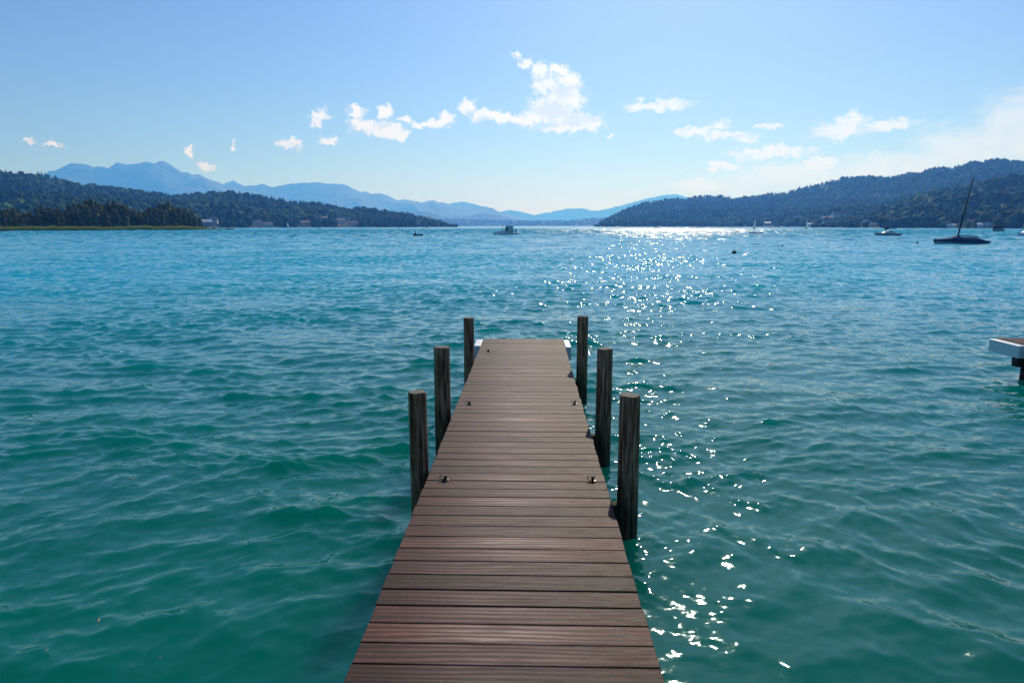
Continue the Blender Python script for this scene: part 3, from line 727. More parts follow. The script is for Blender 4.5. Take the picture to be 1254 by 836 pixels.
# trees one can tell apart on the right shore
RT = [(1207, 276.5, 12.5, 8.0, 'big round bright green tree at the right shore behind the covered boat'),
      (1186, 277.5, 6.0, 5.5, None), (1176, 277.5, 5.0, 4.0, None), (1196, 277.5, 8.0, 5.0, None), (1218, 276.5, 8.5, 5.0, None),
      (1161, 277.5, 6.0, 5.0, None), (1106, 277.5, 5.5, 4.5, None), (1094, 277.5, 6.5, 5.5, None), (1082, 277.6, 5.0, 4.5, None), (1138, 277.8, 5.0, 5.0, None),
      (1122, 277.5, 6.0, 4.0, None), (1236, 277.0, 8.0, 5.0, None), (1248, 276.5, 9.0, 5.0, None), (1050, 277.4, 7.5, 5.5, None)]
special = None
pr = [make_tree(8, 4.0, 300 + k, M_leafb, 'rounded pale green tree in the row along the right shore', 'tree', 'trees along the right shore', 'tree', 1300, 0.42) for k in range(4)]
for i, (px_, py_, h_, w_, lab) in enumerate(RT):
    t = pr[i] if i < 4 else copy_tree(pr[i % 4])
    a = azel(px_, 276)[0]; r = float(H_rn.Ds(a)) + (18 if lab else 8); 
    t.location = (r * math.sin(a), r * math.cos(a), float(H_rn.z(np.array([a]), np.array([r]))[0]) - 0.2)
    t.scale = (w_ / 4, w_ / 4, h_ / 8); t.rotation_euler = (0, 0, i * 1.3)
    if lab:
        special = (t, lab)

special[0]['label'] = special[1]; del special[0]['group']
# ------------------------------------------------------------------ pier
DECK_CX = -0.09
def wood_deck():
    m, nt, b = newmat('weathered_hardwood')
    g = nt.node('ShaderNodeNewGeometry'); rnd_i = g.outputs['Random Per Island']
    tc = nt.node('ShaderNodeTexCoord').outputs['Object']
    offs = nt.node('ShaderNodeCombineXYZ', {0: nt.math('MULTIPLY', rnd_i, 37.0), 1: nt.math('MULTIPLY', rnd_i, 91.0), 2: 0.0}).outputs[0]
    p = nt.vmath('ADD', tc, offs)
    grain = nt.noise(nt.vmath('MULTIPLY', p, (9.0, 150.0, 25.0)), 1.0, 8, 0.75)
    fine = nt.noise(nt.vmath('MULTIPLY', p, (16.0, 300.0, 40.0)), 1.0, 3, 0.7)
    blot = nt.noise(nt.vmath('MULTIPLY', p, (1.6, 7.0, 4.0)), 1.0, 4, 0.6)
    wav = nt.node('ShaderNodeTexWave', {'Vector': nt.vmath('MULTIPLY', p, (0.35, 3.2, 1.0)), 'Scale': 3.0, 'Distortion': 7.0, 'Detail': 3.0, 'Detail Scale': 1.2}, bands_direction='Y').outputs[1]
    v = nt.math('ADD', nt.math('MULTIPLY', grain, 0.42), nt.math('ADD', nt.math('MULTIPLY', blot, 0.42), nt.math('MULTIPLY', wav, 0.16)))
    c = nt.ramp(v, [(0.36, (0.028, 0.012, 0.011)), (0.45, (0.088, 0.048, 0.042)), (0.54, (0.165, 0.107, 0.092)), (0.64, (0.34, 0.265, 0.23))])
    tone = nt.ramp(rnd_i, [(0.0, (0.46, 0.37, 0.37)), (0.3, (0.98, 0.83, 0.80)), (0.6, (0.68, 0.60, 0.60)), (0.85, (1.08, 1.0, 0.97)), (1.0, (1.5, 1.36, 1.28))])
    c = nt.mixc(1.0, c, tone, 'MULTIPLY')
    fl = nt.smooth(fine, 0.60, 0.75)
    c = nt.mixc(nt.math('MULTIPLY', fl, 0.6), c, (0.03, 0.018, 0.015))
    ox = nt.node('ShaderNodeSeparateXYZ', {0: tc}).outputs[0]
    side = nt.math('ABSOLUTE', nt.math('SUBTRACT', ox, DECK_CX))
    side = nt.math('ADD', side, nt.math('MULTIPLY', nt.math('SUBTRACT', blot, 0.5), 0.7))
    worn = nt.smooth(side, 0.60, 0.05)          # the walked middle is bleached, the edges stay dark and reddish
    c = nt.mixc(worn, nt.mixc(1.0, c, (0.42, 0.22, 0.20), 'MULTIPLY'), c)
    vor = nt.node('ShaderNodeTexVoronoi', {'Vector': tc, 'Scale': 7.0, 'Randomness': 1.0})
    dirt = nt.smooth(nt.math('ADD', vor.outputs['Distance'], nt.math('MULTIPLY', grain, 0.12)), 0.13, 0.09)
    c = nt.mixc(nt.math('MULTIPLY', dirt, 0.55), c, (0.022, 0.014, 0.012))
    # pale specks and droppings
    sp = nt.smooth(nt.noise(tc, 90.0, 2, 0.5), 0.70, 0.74)
    c = nt.mixc(nt.math('MULTIPLY', sp, 0.5), c, (0.34, 0.31, 0.28))
    nt.l.new(c, b.inputs['Base Color'])
    nt.l.new(nt.smooth(grain, 0.3, 0.7, 0.48, 0.70), b.inputs['Roughness'])
    b.inputs['Specular IOR Level'].default_value = 0.17
    hgt = nt.math('ADD', nt.math('MULTIPLY', grain, 0.6), nt.math('MULTIPLY', fine, 0.4))
    bp = nt.node('ShaderNodeBump', {'Height': hgt, 'Strength': 0.55, 'Distance': 0.004})
    nt.l.new(bp.outputs[0], b.inputs['Normal'])
    return m
M_deck = wood_deck()
M_beam = simple('dark_wet_timber', (0.022, 0.017, 0.014), 0.9, 0.3, 5, bump=0.004)
M_white = simple('white_painted_box', (0.72, 0.74, 0.76), 0.45, 0.05, 8)
M_iron = simple('black_iron', (0.02, 0.02, 0.022), 0.35, 0.2, 30, metal=0.6)

def boards(xl, xr, y0, y1, pitch, gap, ztop, th=0.032, seed=2):
    g = random.Random(seed); mb = MB(); y = y1
    while y > y0:
        wb = pitch - gap * g.uniform(0.45, 1.25)
        mb.box(((xl + xr) / 2 + g.uniform(-.003, .003), y - wb / 2, ztop - th / 2 + g.uniform(-.0012, .0012)), (xr - xl + g.uniform(-.006, .004), wb + g.uniform(-.002, .001), th),
               rot=Matrix.Rotation(g.uniform(-.0012, .0012), 3, 'Z') @ Matrix.Rotation(g.uniform(-.006, .006), 3, 'X'), bev=0.003)
        y -= pitch
    return mb
pL0, pR0 = ground(421.9, 836, DECK_Z), ground(814.2, 836, DECK_Z)
pL1, pR1 = ground(591.5, 414.7, DECK_Z), ground(689.2, 414.7, DECK_Z)
print('deck corners', pL0, pR0, pL1, pR1)
XL = (pL0.x + pL1.x) / 2; XR = (pR0.x + pR1.x) / 2; YE = (pL1.y + pR1.y) / 2
pier = thing('pier', 'long narrow pier of weathered reddish brown planks running straight out from the viewer', 'pier', (0, 0, 0))
boards(XL, XR, -1.2, YE, 0.1405, 0.0085, DECK_Z).build('deck_boards', M_deck, pier)
for sx in (XL + 0.08, XR - 0.08):
    MB().box((sx, (YE - 1.3) / 2, DECK_Z - 0.035 - 0.08), (0.09, YE + 1.0, 0.16), bev=0.006).build('stringer', M_beam, pier)
def ring_bolt(px, py, sc=1.0):
    p = ground(px, py, DECK_Z)
    mb = MB(); R_, r_ = 0.026 * sc, 0.0055 * sc; tilt = Matrix.Rotation(rnd.uniform(-0.5, 0.5), 3, 'Z') @ Matrix.Rotation(R(28), 3, 'X')
    pts = [tilt @ Vector((R_ * math.cos(k * math.pi / 8), R_ * math.sin(k * math.pi / 8), 0)) + Vector((p.x - .006, p.y, DECK_Z + 0.022)) for k in range(17)]
    mb.tube(pts, r_, 8, cap=False)
    mb.box((p.x + 0.018, p.y + 0.004, DECK_Z + 0.004), (0.045, 0.035, 0.006), bev=0.001)
    mb.tube([(p.x + .016, p.y, DECK_Z + 0.005), (p.x + .02, p.y, DECK_Z + 0.03), (p.x + .028, p.y + .008, DECK_Z + 0.032)], [0.009, 0.008, 0.005], 8)
    return mb.build('ring_bolt', M_iron, pier, smooth=True)
for q in ((597, 430.5), (573, 495), (702, 494.5), (542.5, 588), (723, 589)): ring_bolt(*q, sc=0.62)

def white_box(x0, x1, y0, y1, z1, parent, h=0.185):
    return MB().box(((x0 + x1) / 2, (y0 + y1) / 2, z1 - h / 2), (x1 - x0, y1 - y0, h), bev=0.012).build('edge_bumper', M_white, parent)
white_box(XL - 0.105, XL - 0.004, YE - 0.55, YE + 0.02, DECK_Z - 0.015, pier, 0.20)
white_box(XR + 0.004, XR + 0.095, YE - 0.62, YE + 0.02, DECK_Z - 0.015, pier, 0.20)

# mooring posts
def post_mat():
    m, nt, b = newmat('creosoted_post')
    tc = nt.node('ShaderNodeTexCoord').outputs['Object']
    oi = nt.node('ShaderNodeObjectInfo').outputs['Random']
    p = nt.vmath('ADD', tc, nt.node('ShaderNodeCombineXYZ', {0: nt.math('MULTIPLY', oi, 13.0), 1: 0.0, 2: nt.math('MULTIPLY', oi, 7.0)}).outputs[0])
    g1 = nt.noise(nt.vmath('MULTIPLY', p, (45, 45, 3.0)), 1.0, 5, 0.65)
    g2 = nt.noise(nt.vmath('MULTIPLY', p, (120, 120, 2.0)), 1.0, 3, 0.6)
    c = nt.ramp(g1, [(0.36, (0.045, 0.018, 0.008)), (0.5, (0.22, 0.115, 0.060)), (0.62, (0.42, 0.27, 0.17))])
    z = nt.node('ShaderNodeSeparateXYZ', {0: tc}).outputs[2]
    wet = nt.smooth(z, 0.45, 0.12)          # waterline stain: algae and wet wood
    c = nt.mixc(nt.math('MULTIPLY', wet, 0.75), c, (0.012, 0.014, 0.010))
    nt.l.new(c, b.inputs['Base Color']); nt.l.new(nt.smooth(wet, 0, 1, 0.85, 0.5), b.inputs['Roughness']); b.inputs['Specular IOR Level'].default_value = 0.2
    h = nt.math('ADD', g1, nt.math('MULTIPLY', g2, 0.5))
    bp = nt.node('ShaderNodeBump', {'Height': h, 'Strength': 0.9, 'Distance': 0.008}); nt.l.new(bp.outputs[0], b.inputs['Normal'])
    return m
M_post = post_mat()
M_ptop = simple('post_end_grain', (0.14, 0.115, 0.095), 0.85, 0.35, 60, bump=0.004)
def post(x, y, top, rad, label, seed):
    g = np.random.default_rng(seed); ns = 56
    zs = np.concatenate([[-1.6], np.linspace(-0.3, top - 0.012, 60), [top - 0.004, top]])
    th = np.linspace(0, 2 * math.pi, ns, endpoint=False)
    T, Z = np.meshgrid(th, zs)
    groove = sum(g.uniform(0.3, 1) * np.cos(k * T + g.uniform(0, 6.28) + 0.25 * np.sin(Z * g.uniform(1, 4) + g.uniform(0, 6))) for k in (2, 3, 5, 9, 14, 21)) / 6
    rr = rad * (1 + 0.022 * groove) * (1 + 0.05 * (top - Z) / 1.2)
    # drying checks: narrow cracks
    for _ in range(5):
        t0 = g.uniform(0, 6.28); z0 = g.uniform(0.3, top); ln = g.uniform(0.2, 0.6)
        d = np.abs((T - t0 - 0.05 * np.sin(Z * 5) + math.pi) % (2 * math.pi) - math.pi)
        rr = rr - 0.008 * np.clip(1 - d / 0.09, 0, 1) * np.clip(1 - np.abs(Z - z0) / ln, 0, 1)
    rr[-1] *= 0.90; rr[-2] *= 0.97
    lean = g.uniform(-0.006, 0.006, 2)
    X = rr * np.cos(T) + lean[0] * (Z - 0.5); Y = rr * np.sin(T) + lean[1] * (Z - 0.5)
    Zt = Z.copy(); Zt[-1] += 0.002 * np.sin(3 * th)
    V = np.stack([X, Y, Zt], -1).reshape(-1, 3); nz = len(zs)
    i = (np.arange(nz - 1)[:, None] * ns + np.arange(ns)[None]).ravel(); j = (np.arange(nz - 1)[:, None] * ns + (np.arange(ns)[None] + 1) % ns).ravel()
    t = thing('mooring_post', label, 'post', (x, y, 0), seed * 0.7, 'posts standing along the pier')
    link('post_shaft', mesh_np('post_shaft', V, [np.stack([i, j, j + ns, i + ns], 1)]), M_post, t)
    rt = rad * 0.895; V2 = [(0, 0, top + 0.003)] + [(rr[-1, k] * math.cos(th[k]) + lean[0] * (top - .5), rr[-1, k] * math.sin(th[k]) + lean[1] * (top - .5), Zt[-1, k] + 0.0005) for k in range(ns)]
    F = np.array([[0, 1 + k, 1 + (k + 1) % ns] for k in range(ns)])
    link('post_end', mesh_np('post_end', np.array(V2), [F], smooth=False), M_ptop, t)
    return t
def post_px(xl, xr, ytop, dist, label, seed):
    xm = (xl + xr) / 2; d = ray(xm, 418); f = math.hypot(d.x, d.y)
    # point at forward distance `dist` whose pixel column at the top is xm
    dd = ray(xm, ytop); k = dist / dd.y; x, y, zt = dd.x * k, dist, CAM_Z + dd.z * k
    rad = (xr - xl) / 2 / FPX * math.sqrt(dist ** 2 + x * x) * 0.985
    print('post', label[:30], round(x, 3), round(y, 2), round(zt, 3), round(rad, 3))
    return post(x, y, zt, rad, label, seed), x, y
posts = [
 (500, 523, 479.5, 4.62, 'nearest wooden post left of the pier, dark brown with a worn pale top'),
 (759, 785, 483.5, 4.60, 'nearest wooden post right of the pier, dark with coarse vertical grain and cracks'),
 (531, 551, 424.5, 6.30, 'middle one of the three dark posts left of the pier'),
 (731, 750.5, 426.5, 6.20, 'middle one of the three dark posts right of the pier'),
 (567.5, 580.5, 389, 8.50, 'farthest thin dark post left of the pier, beside its far end'),
 (707, 720.5, 387, 8.45, 'farthest thin dark post right of the pier, beside its far end')]
for i, q in enumerate(posts):
    _, x, y = post_px(*q, i + 1)
    if i % 2 == 0: yl, xl_ = y, x
    else:
        MB().box(((xl_ + x) / 2, (yl + y) / 2, DECK_Z - 0.035 - 0.163 - 0.10), (x - xl_ - 0.10, 0.08, 0.12), rot=Matrix.Rotation(math.atan2(y - yl, x - xl_), 3, 'Z'), bev=0.006).build('cross_beam', M_beam, pier)

# neighbouring pier at the right edge of the picture
q0 = ground(1220.5, 413.3, DECK_Z); X0 = q0.x; Y1 = q0.y
pier2 = thing('pier', 'end of another pier with a white box beam, cut by the right edge', 'pier', (0, 0, 0))
boards(X0, X0 + 1.3, 2.0, Y1, 0.1405, 0.007, DECK_Z, seed=9).build('deck_boards', M_deck, pier2)
for sx in (X0 + 0.1, X0 + 1.2): MB().box((sx, (Y1 + 1.9) / 2, DECK_Z - 0.115), (0.09, Y1 - 2.0, 0.16)).build('stringer', M_beam, pier2)
white_box(X0 - 0.125, X0 - 0.004, Y1 - 0.68, Y1 - 0.02, DECK_Z - 0.012, pier2, 0.19)
MB().box((X0 + 0.55, Y1 - 0.62, DECK_Z - 0.26), (1.35, 0.13, 0.13), bev=0.006).build('cross_beam', M_beam, pier2)
for sx, yy in ((X0 + 0.07, Y1 - 0.62), (X0 + 1.2, Y1 - 0.62)):
    MB().tube([(sx, yy, -1.5), (sx, yy, 0.0), (sx, yy, DECK_Z - 0.33)], [0.085, 0.083, 0.08], 20).build('pile', M_beam, pier2, smooth=True)
M_blue = simple('blue_rope', (0.03, 0.07, 0.3), 0.7, 0.2, 40)
rp = [(X0 + 0.08 + 0.05 * math.cos(t * 0.7) + t * 0.012, Y1 - 0.80, DECK_Z - 0.085 + 0.045 * math.sin(t * 0.7)) for t in range(22)]
MB().tube(rp, 0.013, 7).build('mooring_rope', M_blue, pier2, smooth=True)
MB().tube([(a + .02, b - .03, c + .004) for a, b, c in rp[:12]], 0.014, 7).build('fender_cover', M_white, pier2, smooth=True)

# ------------------------------------------------------------------ boats
M_hullw = simple('white_gelcoat', (0.70, 0.72, 0.73), 0.3, 0.05, 1)
M_hulld = simple('dark_hull_paint', (0.03, 0.035, 0.045), 0.35, 0.2, 1)
M_hullt = simple('pale_green_hull', (0.22, 0.30, 0.30), 0.35, 0.15, 1)
M_hullr = simple('red_hull_paint', (0.35, 0.06, 0.04), 0.4, 0.15, 1)
M_tarp = simple('navy_tarpaulin', (0.012, 0.045, 0.12), 0.7, 0.3, 2.5, bump=0.02, spec=0.15)
M_tarpd = simple('black_canvas', (0.012, 0.014, 0.02), 0.7, 0.3, 2.5)
M_alu = simple('dark_anodised_mast', (0.015, 0.017, 0.02), 0.7, 0.15, 2, spec=0.15)
M_sail = leaf_mat('sail_cloth', [(0, (0.78, 0.82, 0.86)), (1, (0.80, 0.84, 0.88))], 0.35)
M_sailr = leaf_mat('rust_sail_cloth', [(0, (0.45, 0.22, 0.16)), (1, (0.5, 0.26, 0.2))], 0.4)
M_cab = simple('tinted_cabin_glass', (0.03, 0.05, 0.07), 0.1, 0.2, 1)
M_skin = simple('skin', (0.45, 0.28, 0.2), 0.6, 0.05, 3)
M_shirt = simple('dark_clothing', (0.04, 0.05, 0.08), 0.8, 0.2, 6)
M_yel = simple('lime_canvas', (0.35, 0.45, 0.05), 0.7, 0.1, 2)
M_grey = simple('grey_canvas', (0.45, 0.48, 0.54), 0.7, 0.15, 2)
def hull_mb(L, B, H, draft=0.25, stern=0.75, n=15, sheer=0.12):
    mb = MB(); secs = []
    for i in range(n):
        t = i / (n - 1)                     # 0 bow (at -x) .. 1 stern
        x = -L / 2 + L * t
        wv = (math.sin(min(1, t / 0.62) * math.pi / 2) ** 0.75) * (1 - (1 - stern) * max(0, (t - 0.62) / 0.38) ** 1.6) * B / 2
        wv = max(wv, 0.015); top = H + sheer * (1 - t) ** 2 * 2
        kx = x + (0.25 * H * (1 - t) ** 4)
        dr = -draft * min(1, 0.1 + t * 3) 
        secs.append([(x, -wv, top), (kx, -wv * 0.93, H * 0.45), (kx + .02, -wv * 0.72, 0.0), (kx + .05, 0, dr), (kx + .02, wv * 0.72, 0.0), (kx, wv * 0.93, H * 0.45), (x, wv, top), (x, 0, top + 0.04)])
    mb.loft(secs, closed=True); return mb, secs
def depth_of(l): return -l[0] * math.sin(YAW) + l[1] * math.cos(YAW)
def boat_at(px, py, rot=0.0):
    p = ground(px, py, 0.0); return (p.x, p.y, 0.0), rot + YAW

# covered sailing boat with the tall leaning mast
loc, rz = boat_at(1175, 299.0, 0.06)
Dm = depth_of(loc); L = 66.5 / FPX * Dm
b = thing('sailing_boat', 'moored sailing boat under a navy cover with a tall bare leaning mast', 'sailboat', loc, rz)
hb, secs = hull_mb(L, 1.9, 0.34, 0.3, 0.8, 19, 0.10); hb.build('hull', M_hullt, b, smooth=True)
mb = MB(); cs = []
for i, s_ in enumerate(secs):
    t = i / (len(secs) - 1)
    pk = np.interp(t, [0, .12, .28, .40, .46, .55, .78, .84, .93, 1.0], [0.06, .16, .34, .62, .60, .50, .50, .44, .2, .06])
    x0, w0, z0 = s_[0][0], abs(s_[0][1]) + 0.05, s_[0][2]
    cs.append([(x0, -w0, z0 - 0.15), (x0, -w0, z0 + 0.02), (x0, -w0 * 0.45, z0 + pk * 0.72), (x0, 0, z0 + pk), (x0, w0 * 0.45, z0 + pk * 0.72), (x0, w0, z0 + 0.02), (x0, w0, z0 - 0.15)])
mb.loft(cs, closed=True); cv = mb.build('boat_cover', M_tarp, b, smooth=True)
mh = (288 - 219) / FPX * Dm
MB().tube([(-0.35, 0, 0.4), (-0.30, 0, 1.1), (-0.30 + 11.5 / FPX * Dm, 0, 1.0 + mh)], [0.10, 0.09, 0.06], 10).build('mast', M_alu, b, smooth=True)
MB().tube([(-L / 2 + .1, 0, 0.5), (-0.30 + 11.0 / FPX * Dm, 0, 0.8 + mh)], 0.006, 4).build('forestay', M_alu, b)
MB().tube([(-0.4, 0, 1.02), (L / 2 - 1.0, 0, 0.92)], 0.05, 8).build('boom', M_alu, b)

def sail_mesh(h, w, lean, mat, parent, name='sail', flip=1, z0=0.6):
    mb = MB(); n = 9
    for th in (0.0,):
        secs = []
        for i in range(n):
            t = i / (n - 1); ww = w * (1 - t) ** 0.85 * (1 + 0.25 * math.sin(t * math.pi)) + 0.05
            secs.append([(lean * t * h, 0, z0 + t * h), (lean * t * h + flip * ww * 0.5, 0.10 * ww, z0 + t * h), (lean * t * h + flip * ww, 0.04, z0 + t * h), (lean * t * h + flip * ww, 0.0, z0 + t * h), (lean * t * h + flip * ww * 0.5, 0.07 * ww, z0 + t * h), (lean * t * h, -0.03, z0 + t * h)])
        mb.loft(secs, closed=True)
    return mb.build(name, mat, parent, smooth=True)
def sailboat(px, py, L, hsail, wsail, lean, label, hull=M_hullw, sail=M_sail, person=True, flip=1, name='sailing_dinghy'):
    loc, rz = boat_at(px, py, 0.1)
    b = thing(name, label, 'sailboat', loc, rz)
    hb, _ = hull_mb(L, L * 0.32, 0.32, 0.12, 0.8, 11, 0.05); hb.build('hull', hull, b, smooth=True)
    MB().tube([(-0.1, 0, 0.3), (-0.1 + lean * (hsail + .6), 0, 0.6 + hsail + 0.1)], [0.04, 0.025], 6).build('mast', M_alu, b)
    sail_mesh(hsail, wsail, lean, sail, b, 'mainsail', flip)
    MB().tube([(-0.1, 0.0, 0.62), (flip * wsail, 0, 0.62)], 0.03, 6).build('boom', M_alu, b)
    return b
def person_mesh(mb, x, y, z, s=1.0, lean=0.1):
    """seated figure"""
    mb.loft([[(x + lean * h + wx * math.cos(k * math.pi / 4), y + wy * math.sin(k * math.pi / 4), z + h) for k in range(8)] for h, wx, wy in ((0, .17, .2), (.15, .16, .19), (.35, .14, .21), (.48, .12, .22), (.54, .06, .08), (.6, .055, .06), (.64, .08, .075), (.74, .10, .085), (.84, .075, .065), (.87, .02, .02))], closed=True)
    for sy in (-1, 1):
        mb.tube([(x + lean * .45, y + sy * .2, z + .46), (x + .12, y + sy * .27, z + .22), (x + .34, y + sy * .2, z + .2)], [.05, .042, .035], 7)
        mb.tube([(x, y + sy * .1, z + .06), (x + .40, y + sy * .13, z + .12), (x + .48, y + sy * .13, z - .28)], [.085, .065, .045], 7)
def seated_person(loc, rz, label, off=(0, 0, 0.3)):
    c, s_ = math.cos(rz), math.sin(rz)
    p = (loc[0] + off[0] * c - off[1] * s_, loc[1] + off[0] * s_ + off[1] * c, off[2])
    t = MB(); person_mesh(t, 0, 0, 0); o = t.build('person', M_shirt, None, smooth=True)
    o.location = p; o.rotation_euler = (0, 0, rz); tag(o, label, 'person'); return o

D_ = lambda py: CAM_Z * FPX / (py - 276.5)
sailboat(924.3, 281.8, 2.6, 5.4, 0.95, 0.07, 'slim sailing dinghy with a white sail behind the low dark rowing boat', hull=M_hulld, flip=-1)
seated_person(*boat_at(923.0, 281.8, 0.1), 'person in dark clothes steering the slim sailing dinghy', (0.2, 0, 0.34))
sailboat(986.5, 281.2, 2.6, 5.3, 1.15, 0.10, 'small sailing dinghy with a white triangular sail, alone below the right village', hull=M_hulld)
sailboat(352, 279.4, 3.2, 5.0, 1.5, 0.02, 'tiny sailboat with a bright white sail close to the left shore', hull=M_hullw)
sailboat(522.5, 279.3, 2.6, 2.7, 1.1, 0.05, 'tiny dinghy with a rust coloured sail near the end of the left hills', hull=M_hullr, sail=M_sailr)

# low rowing boat
def rowboat(px, py, L, label, mat, cat='rowing boat', name='rowing_boat', thw=True, H=0.34):
    loc, rz = boat_at(px, py, 0.0)
    b = thing(name, label, cat, loc, rz)
    hb, secs = hull_mb(L, L * 0.3, H, 0.12, 0.75, 13, 0.06); hb.build('hull', mat, b, smooth=True)
    rim = [(s_[0][0], s_[0][1], s_[0][2] + .02) for s_ in secs] + [(s_[6][0], s_[6][1], s_[6][2] + .02) for s_ in reversed(secs)]
    MB().tube(rim, 0.03, 6).build('gunwale', M_beam, b, smooth=True)
    if thw:
        for x in (-L * 0.1, L * 0.2): MB().box((x, 0, H + .05), (0.22, L * 0.24, 0.04)).build('thwart', M_beam, b)
    return b, loc, rz
rowboat(925.6, 286.4, 3.6, 'long low dark rowing boat in the sun glitter in front of the sailing dinghy', M_hulld)
bb, loc, rz = rowboat(511.5, 289.2, 2.1, 'small black motor dinghy with one person left of the houseboat', M_hulld, 'dinghy', 'dinghy', False, 0.3)
MB().box((1.02, 0, 0.42), (0.22, 0.25, 0.4), bev=0.03).build('outboard_motor', M_tarpd, bb)
seated_person(loc, rz + math.pi, 'person sitting at the stern of the small black motor dinghy', (0.45, 0, 0.30))
for px_, py_, L_, lab, mt in ((391, 280.2, 2.9, 'tiny dark open boat by the left shore, right of the white sail', M_hulld),
                          (487.5, 279.6, 2.6, 'tiny dark boat far out before the end of the left hills', M_hulld),
                          (561.6, 280.6, 1.6, 'tiny red brown boat between the black dinghy and the houseboat', M_hullr),
                          (643.5, 281.0, 2.1, 'tiny dark boat in the glitter just right of the houseboat', M_hulld),
                          (803, 279.6, 2.4, 'tiny boat on the bright horizon water right of centre', M_hulld),
                          (945, 279.0, 2.5, 'tiny brown boat by the far shore right of the taller sail', M_hullr)):
    rowboat(px_, py_, L_, lab, mt, 'boat', 'boat', False)

# houseboat / cabin cruiser in the middle
loc, rz = boat_at(619.5, 287.4, 0.0); Dm = depth_of(loc); k_ = Dm / FPX
b = thing('cabin_boat', 'grey cabin boat with a canvas top and lime stern panel, centre of the lake', 'motorboat', loc, rz)
hb, _ = hull_mb(31 * k_, 2.1, 0.42, 0.2, 0.9, 15, 0.12); hb.build('hull', M_hullw, b, smooth=True)
mb = MB(); X = lambda p: (p - 619.5) * k_
mb.loft([[(X(a), s_ * 0.85, 0.45) for s_ in (-1, 1)] + [(X(a), 0.8, z), (X(a), -0.8, z)] for a, z in ((609, 0.5), (612.5, 0.95), (616, 1.15), (619, 1.25))], closed=True).build('foredeck_cabin', M_hullw, b)
cab = MB().box((X(623.7), 0, 1.35), (9.6 * k_, 1.8, 1.65), bev=0.06).build('canopy', M_grey, b)
MB().box((X(623.7), 0, 2.21), (10.2 * k_, 1.9, 0.07), bev=0.01).build('canopy_top', M_hullw, b)
MB().box((X(620.6), -0.915, 1.35), (3.2 * k_, 0.03, 0.8)).build('window', M_cab, b)
MB().box((X(626.8), -0.925, 0.72), (4.6 * k_, 0.04, 0.42)).build('side_panel', M_yel, b)
MB().box((X(631.6), 0, 0.9), (1.4 * k_, 0.7, 1.1), bev=0.05).build('outboard_motor', M_tarpd, b)
MB().box((X(634), 0, 0.16), (5.5 * k_, 1.5, 0.08)).build('swim_platform', M_beam, b)
MB().tube([(X(615.8), 0, 1.1), (X(615.8), 0, 2.6)], 0.05, 6).build('mast', M_tarpd, b)
MB().tube([(X(612), 0, 1.55), (X(618.5), 0, 1.62)], 0.03, 6).build('searchlight_bar', M_tarpd, b)
MB().tube([(X(616.5), 0, 2.9), (X(622), 0, 2.3)], 0.02, 6).build('antenna', M_tarpd, b)

# cabin sailboat on the right
loc, rz = boat_at(1086.5, 289.0, 0.0); Dm = depth_of(loc); k_ = Dm / FPX; X = lambda p: (p - 1086.5) * k_
b = thing('cabin_boat', 'moored pale hulled cabin boat with a dark folded canopy near the right shore', 'motorboat', loc, rz)
hb, _ = hull_mb(31 * k_, 1.9, 0.55, 0.2, 0.85, 15, 0.1); hb.build('hull', M_hullt, b, smooth=True)
mb = MB(); mb.loft([[(X(a), -0.7, 0.6), (X(a), 0.7, 0.6), (X(a), 0.55, z), (X(a), -0.55, z)] for a, z in ((1080, .62), (1083, .95), (1088, 1.12), (1093, 1.1), (1095, .7))], closed=True).build('cabin', M_hullw, b)
MB().box((X(1087.5), -0.63, 0.88), (5 * k_, 0.05, 0.16)).build('window', M_cab, b)
MB().box((X(1084.6), 0, 1.75), (2.6 * k_, 1.2, 0.62), bev=0.12).build('canopy', M_tarpd, b)
MB().tube([(X(1085), 0, 1.68), (X(1096), 0, 1.62)], 0.09, 8).build('boom', M_tarpd, b, smooth=True)
MB().tube([(X(1084.2), 0, 0.9), (X(1084.2), 0, 2.0)], 0.05, 6).build('support_pole', M_alu, b)
MB().tube([(X(1072), 0, 0.75), (X(1070.8), 0, 1.25), (X(1071.5), 0, 1.5)], 0.025, 5).tube([(X(1070.8), 0, 1.2), (X(1076), 0, 1.1), (X(1076), 0, 0.7)], 0.02, 5).build('bow_rail', M_alu, b)

# dark canopied boat and hull at the right border
loc, rz = boat_at(1221.5, 284.0, 0.0); Dm = depth_of(loc); k_ = Dm / FPX
b = thing('covered_boat', 'moored boat seen from behind under a dark canvas hood near the right shore', 'motorboat', loc, rz)
hb, _ = hull_mb(13 * k_, 1.7, 1.1, 0.2, 0.95, 11, 0.05); hb.build('hull', M_hullt, b, smooth=True)
MB().box((-0.1, 0, 1.75), (10 * k_, 1.5, 1.3), bev=0.3).build('hood', M_tarpd, b, smooth=True)
MB().box((-5.2 * k_, -0.3, 0.15), (2.2 * k_, 0.5, 1.1), bev=0.1).build('outboard_motor', M_tarpd, b)
loc, rz = boat_at(1262, 289.2, 0.0); Dm = depth_of(loc); k_ = Dm / FPX; X = lambda p: (p - 1262) * k_
b = thing('sailing_boat', 'white hulled sailing boat with a slanting mast cut by the right edge', 'sailboat', loc, rz)
hb, _ = hull_mb(33 * k_, 2.0, 0.7, 0.2, 0.85, 13, 0.05); hb.build('hull', M_hullw, b, smooth=True)
mb = MB(); mb.loft([[(X(a), -0.7, 0.7), (X(a), 0.7, 0.7), (X(a), 0.5, z), (X(a), -0.5, z)] for a, z in ((1252, .8), (1256, 1.15), (1266, 1.15), (1270, .8))], closed=True).build('cabin', M_hullt, b)
MB().tube([(X(1248.5), 0, 0.7), (X(1256.5), 0, 4.4), (X(1262), 0, 7.0)], [0.05, 0.045, 0.03], 7).build('mast', M_hullw, b)

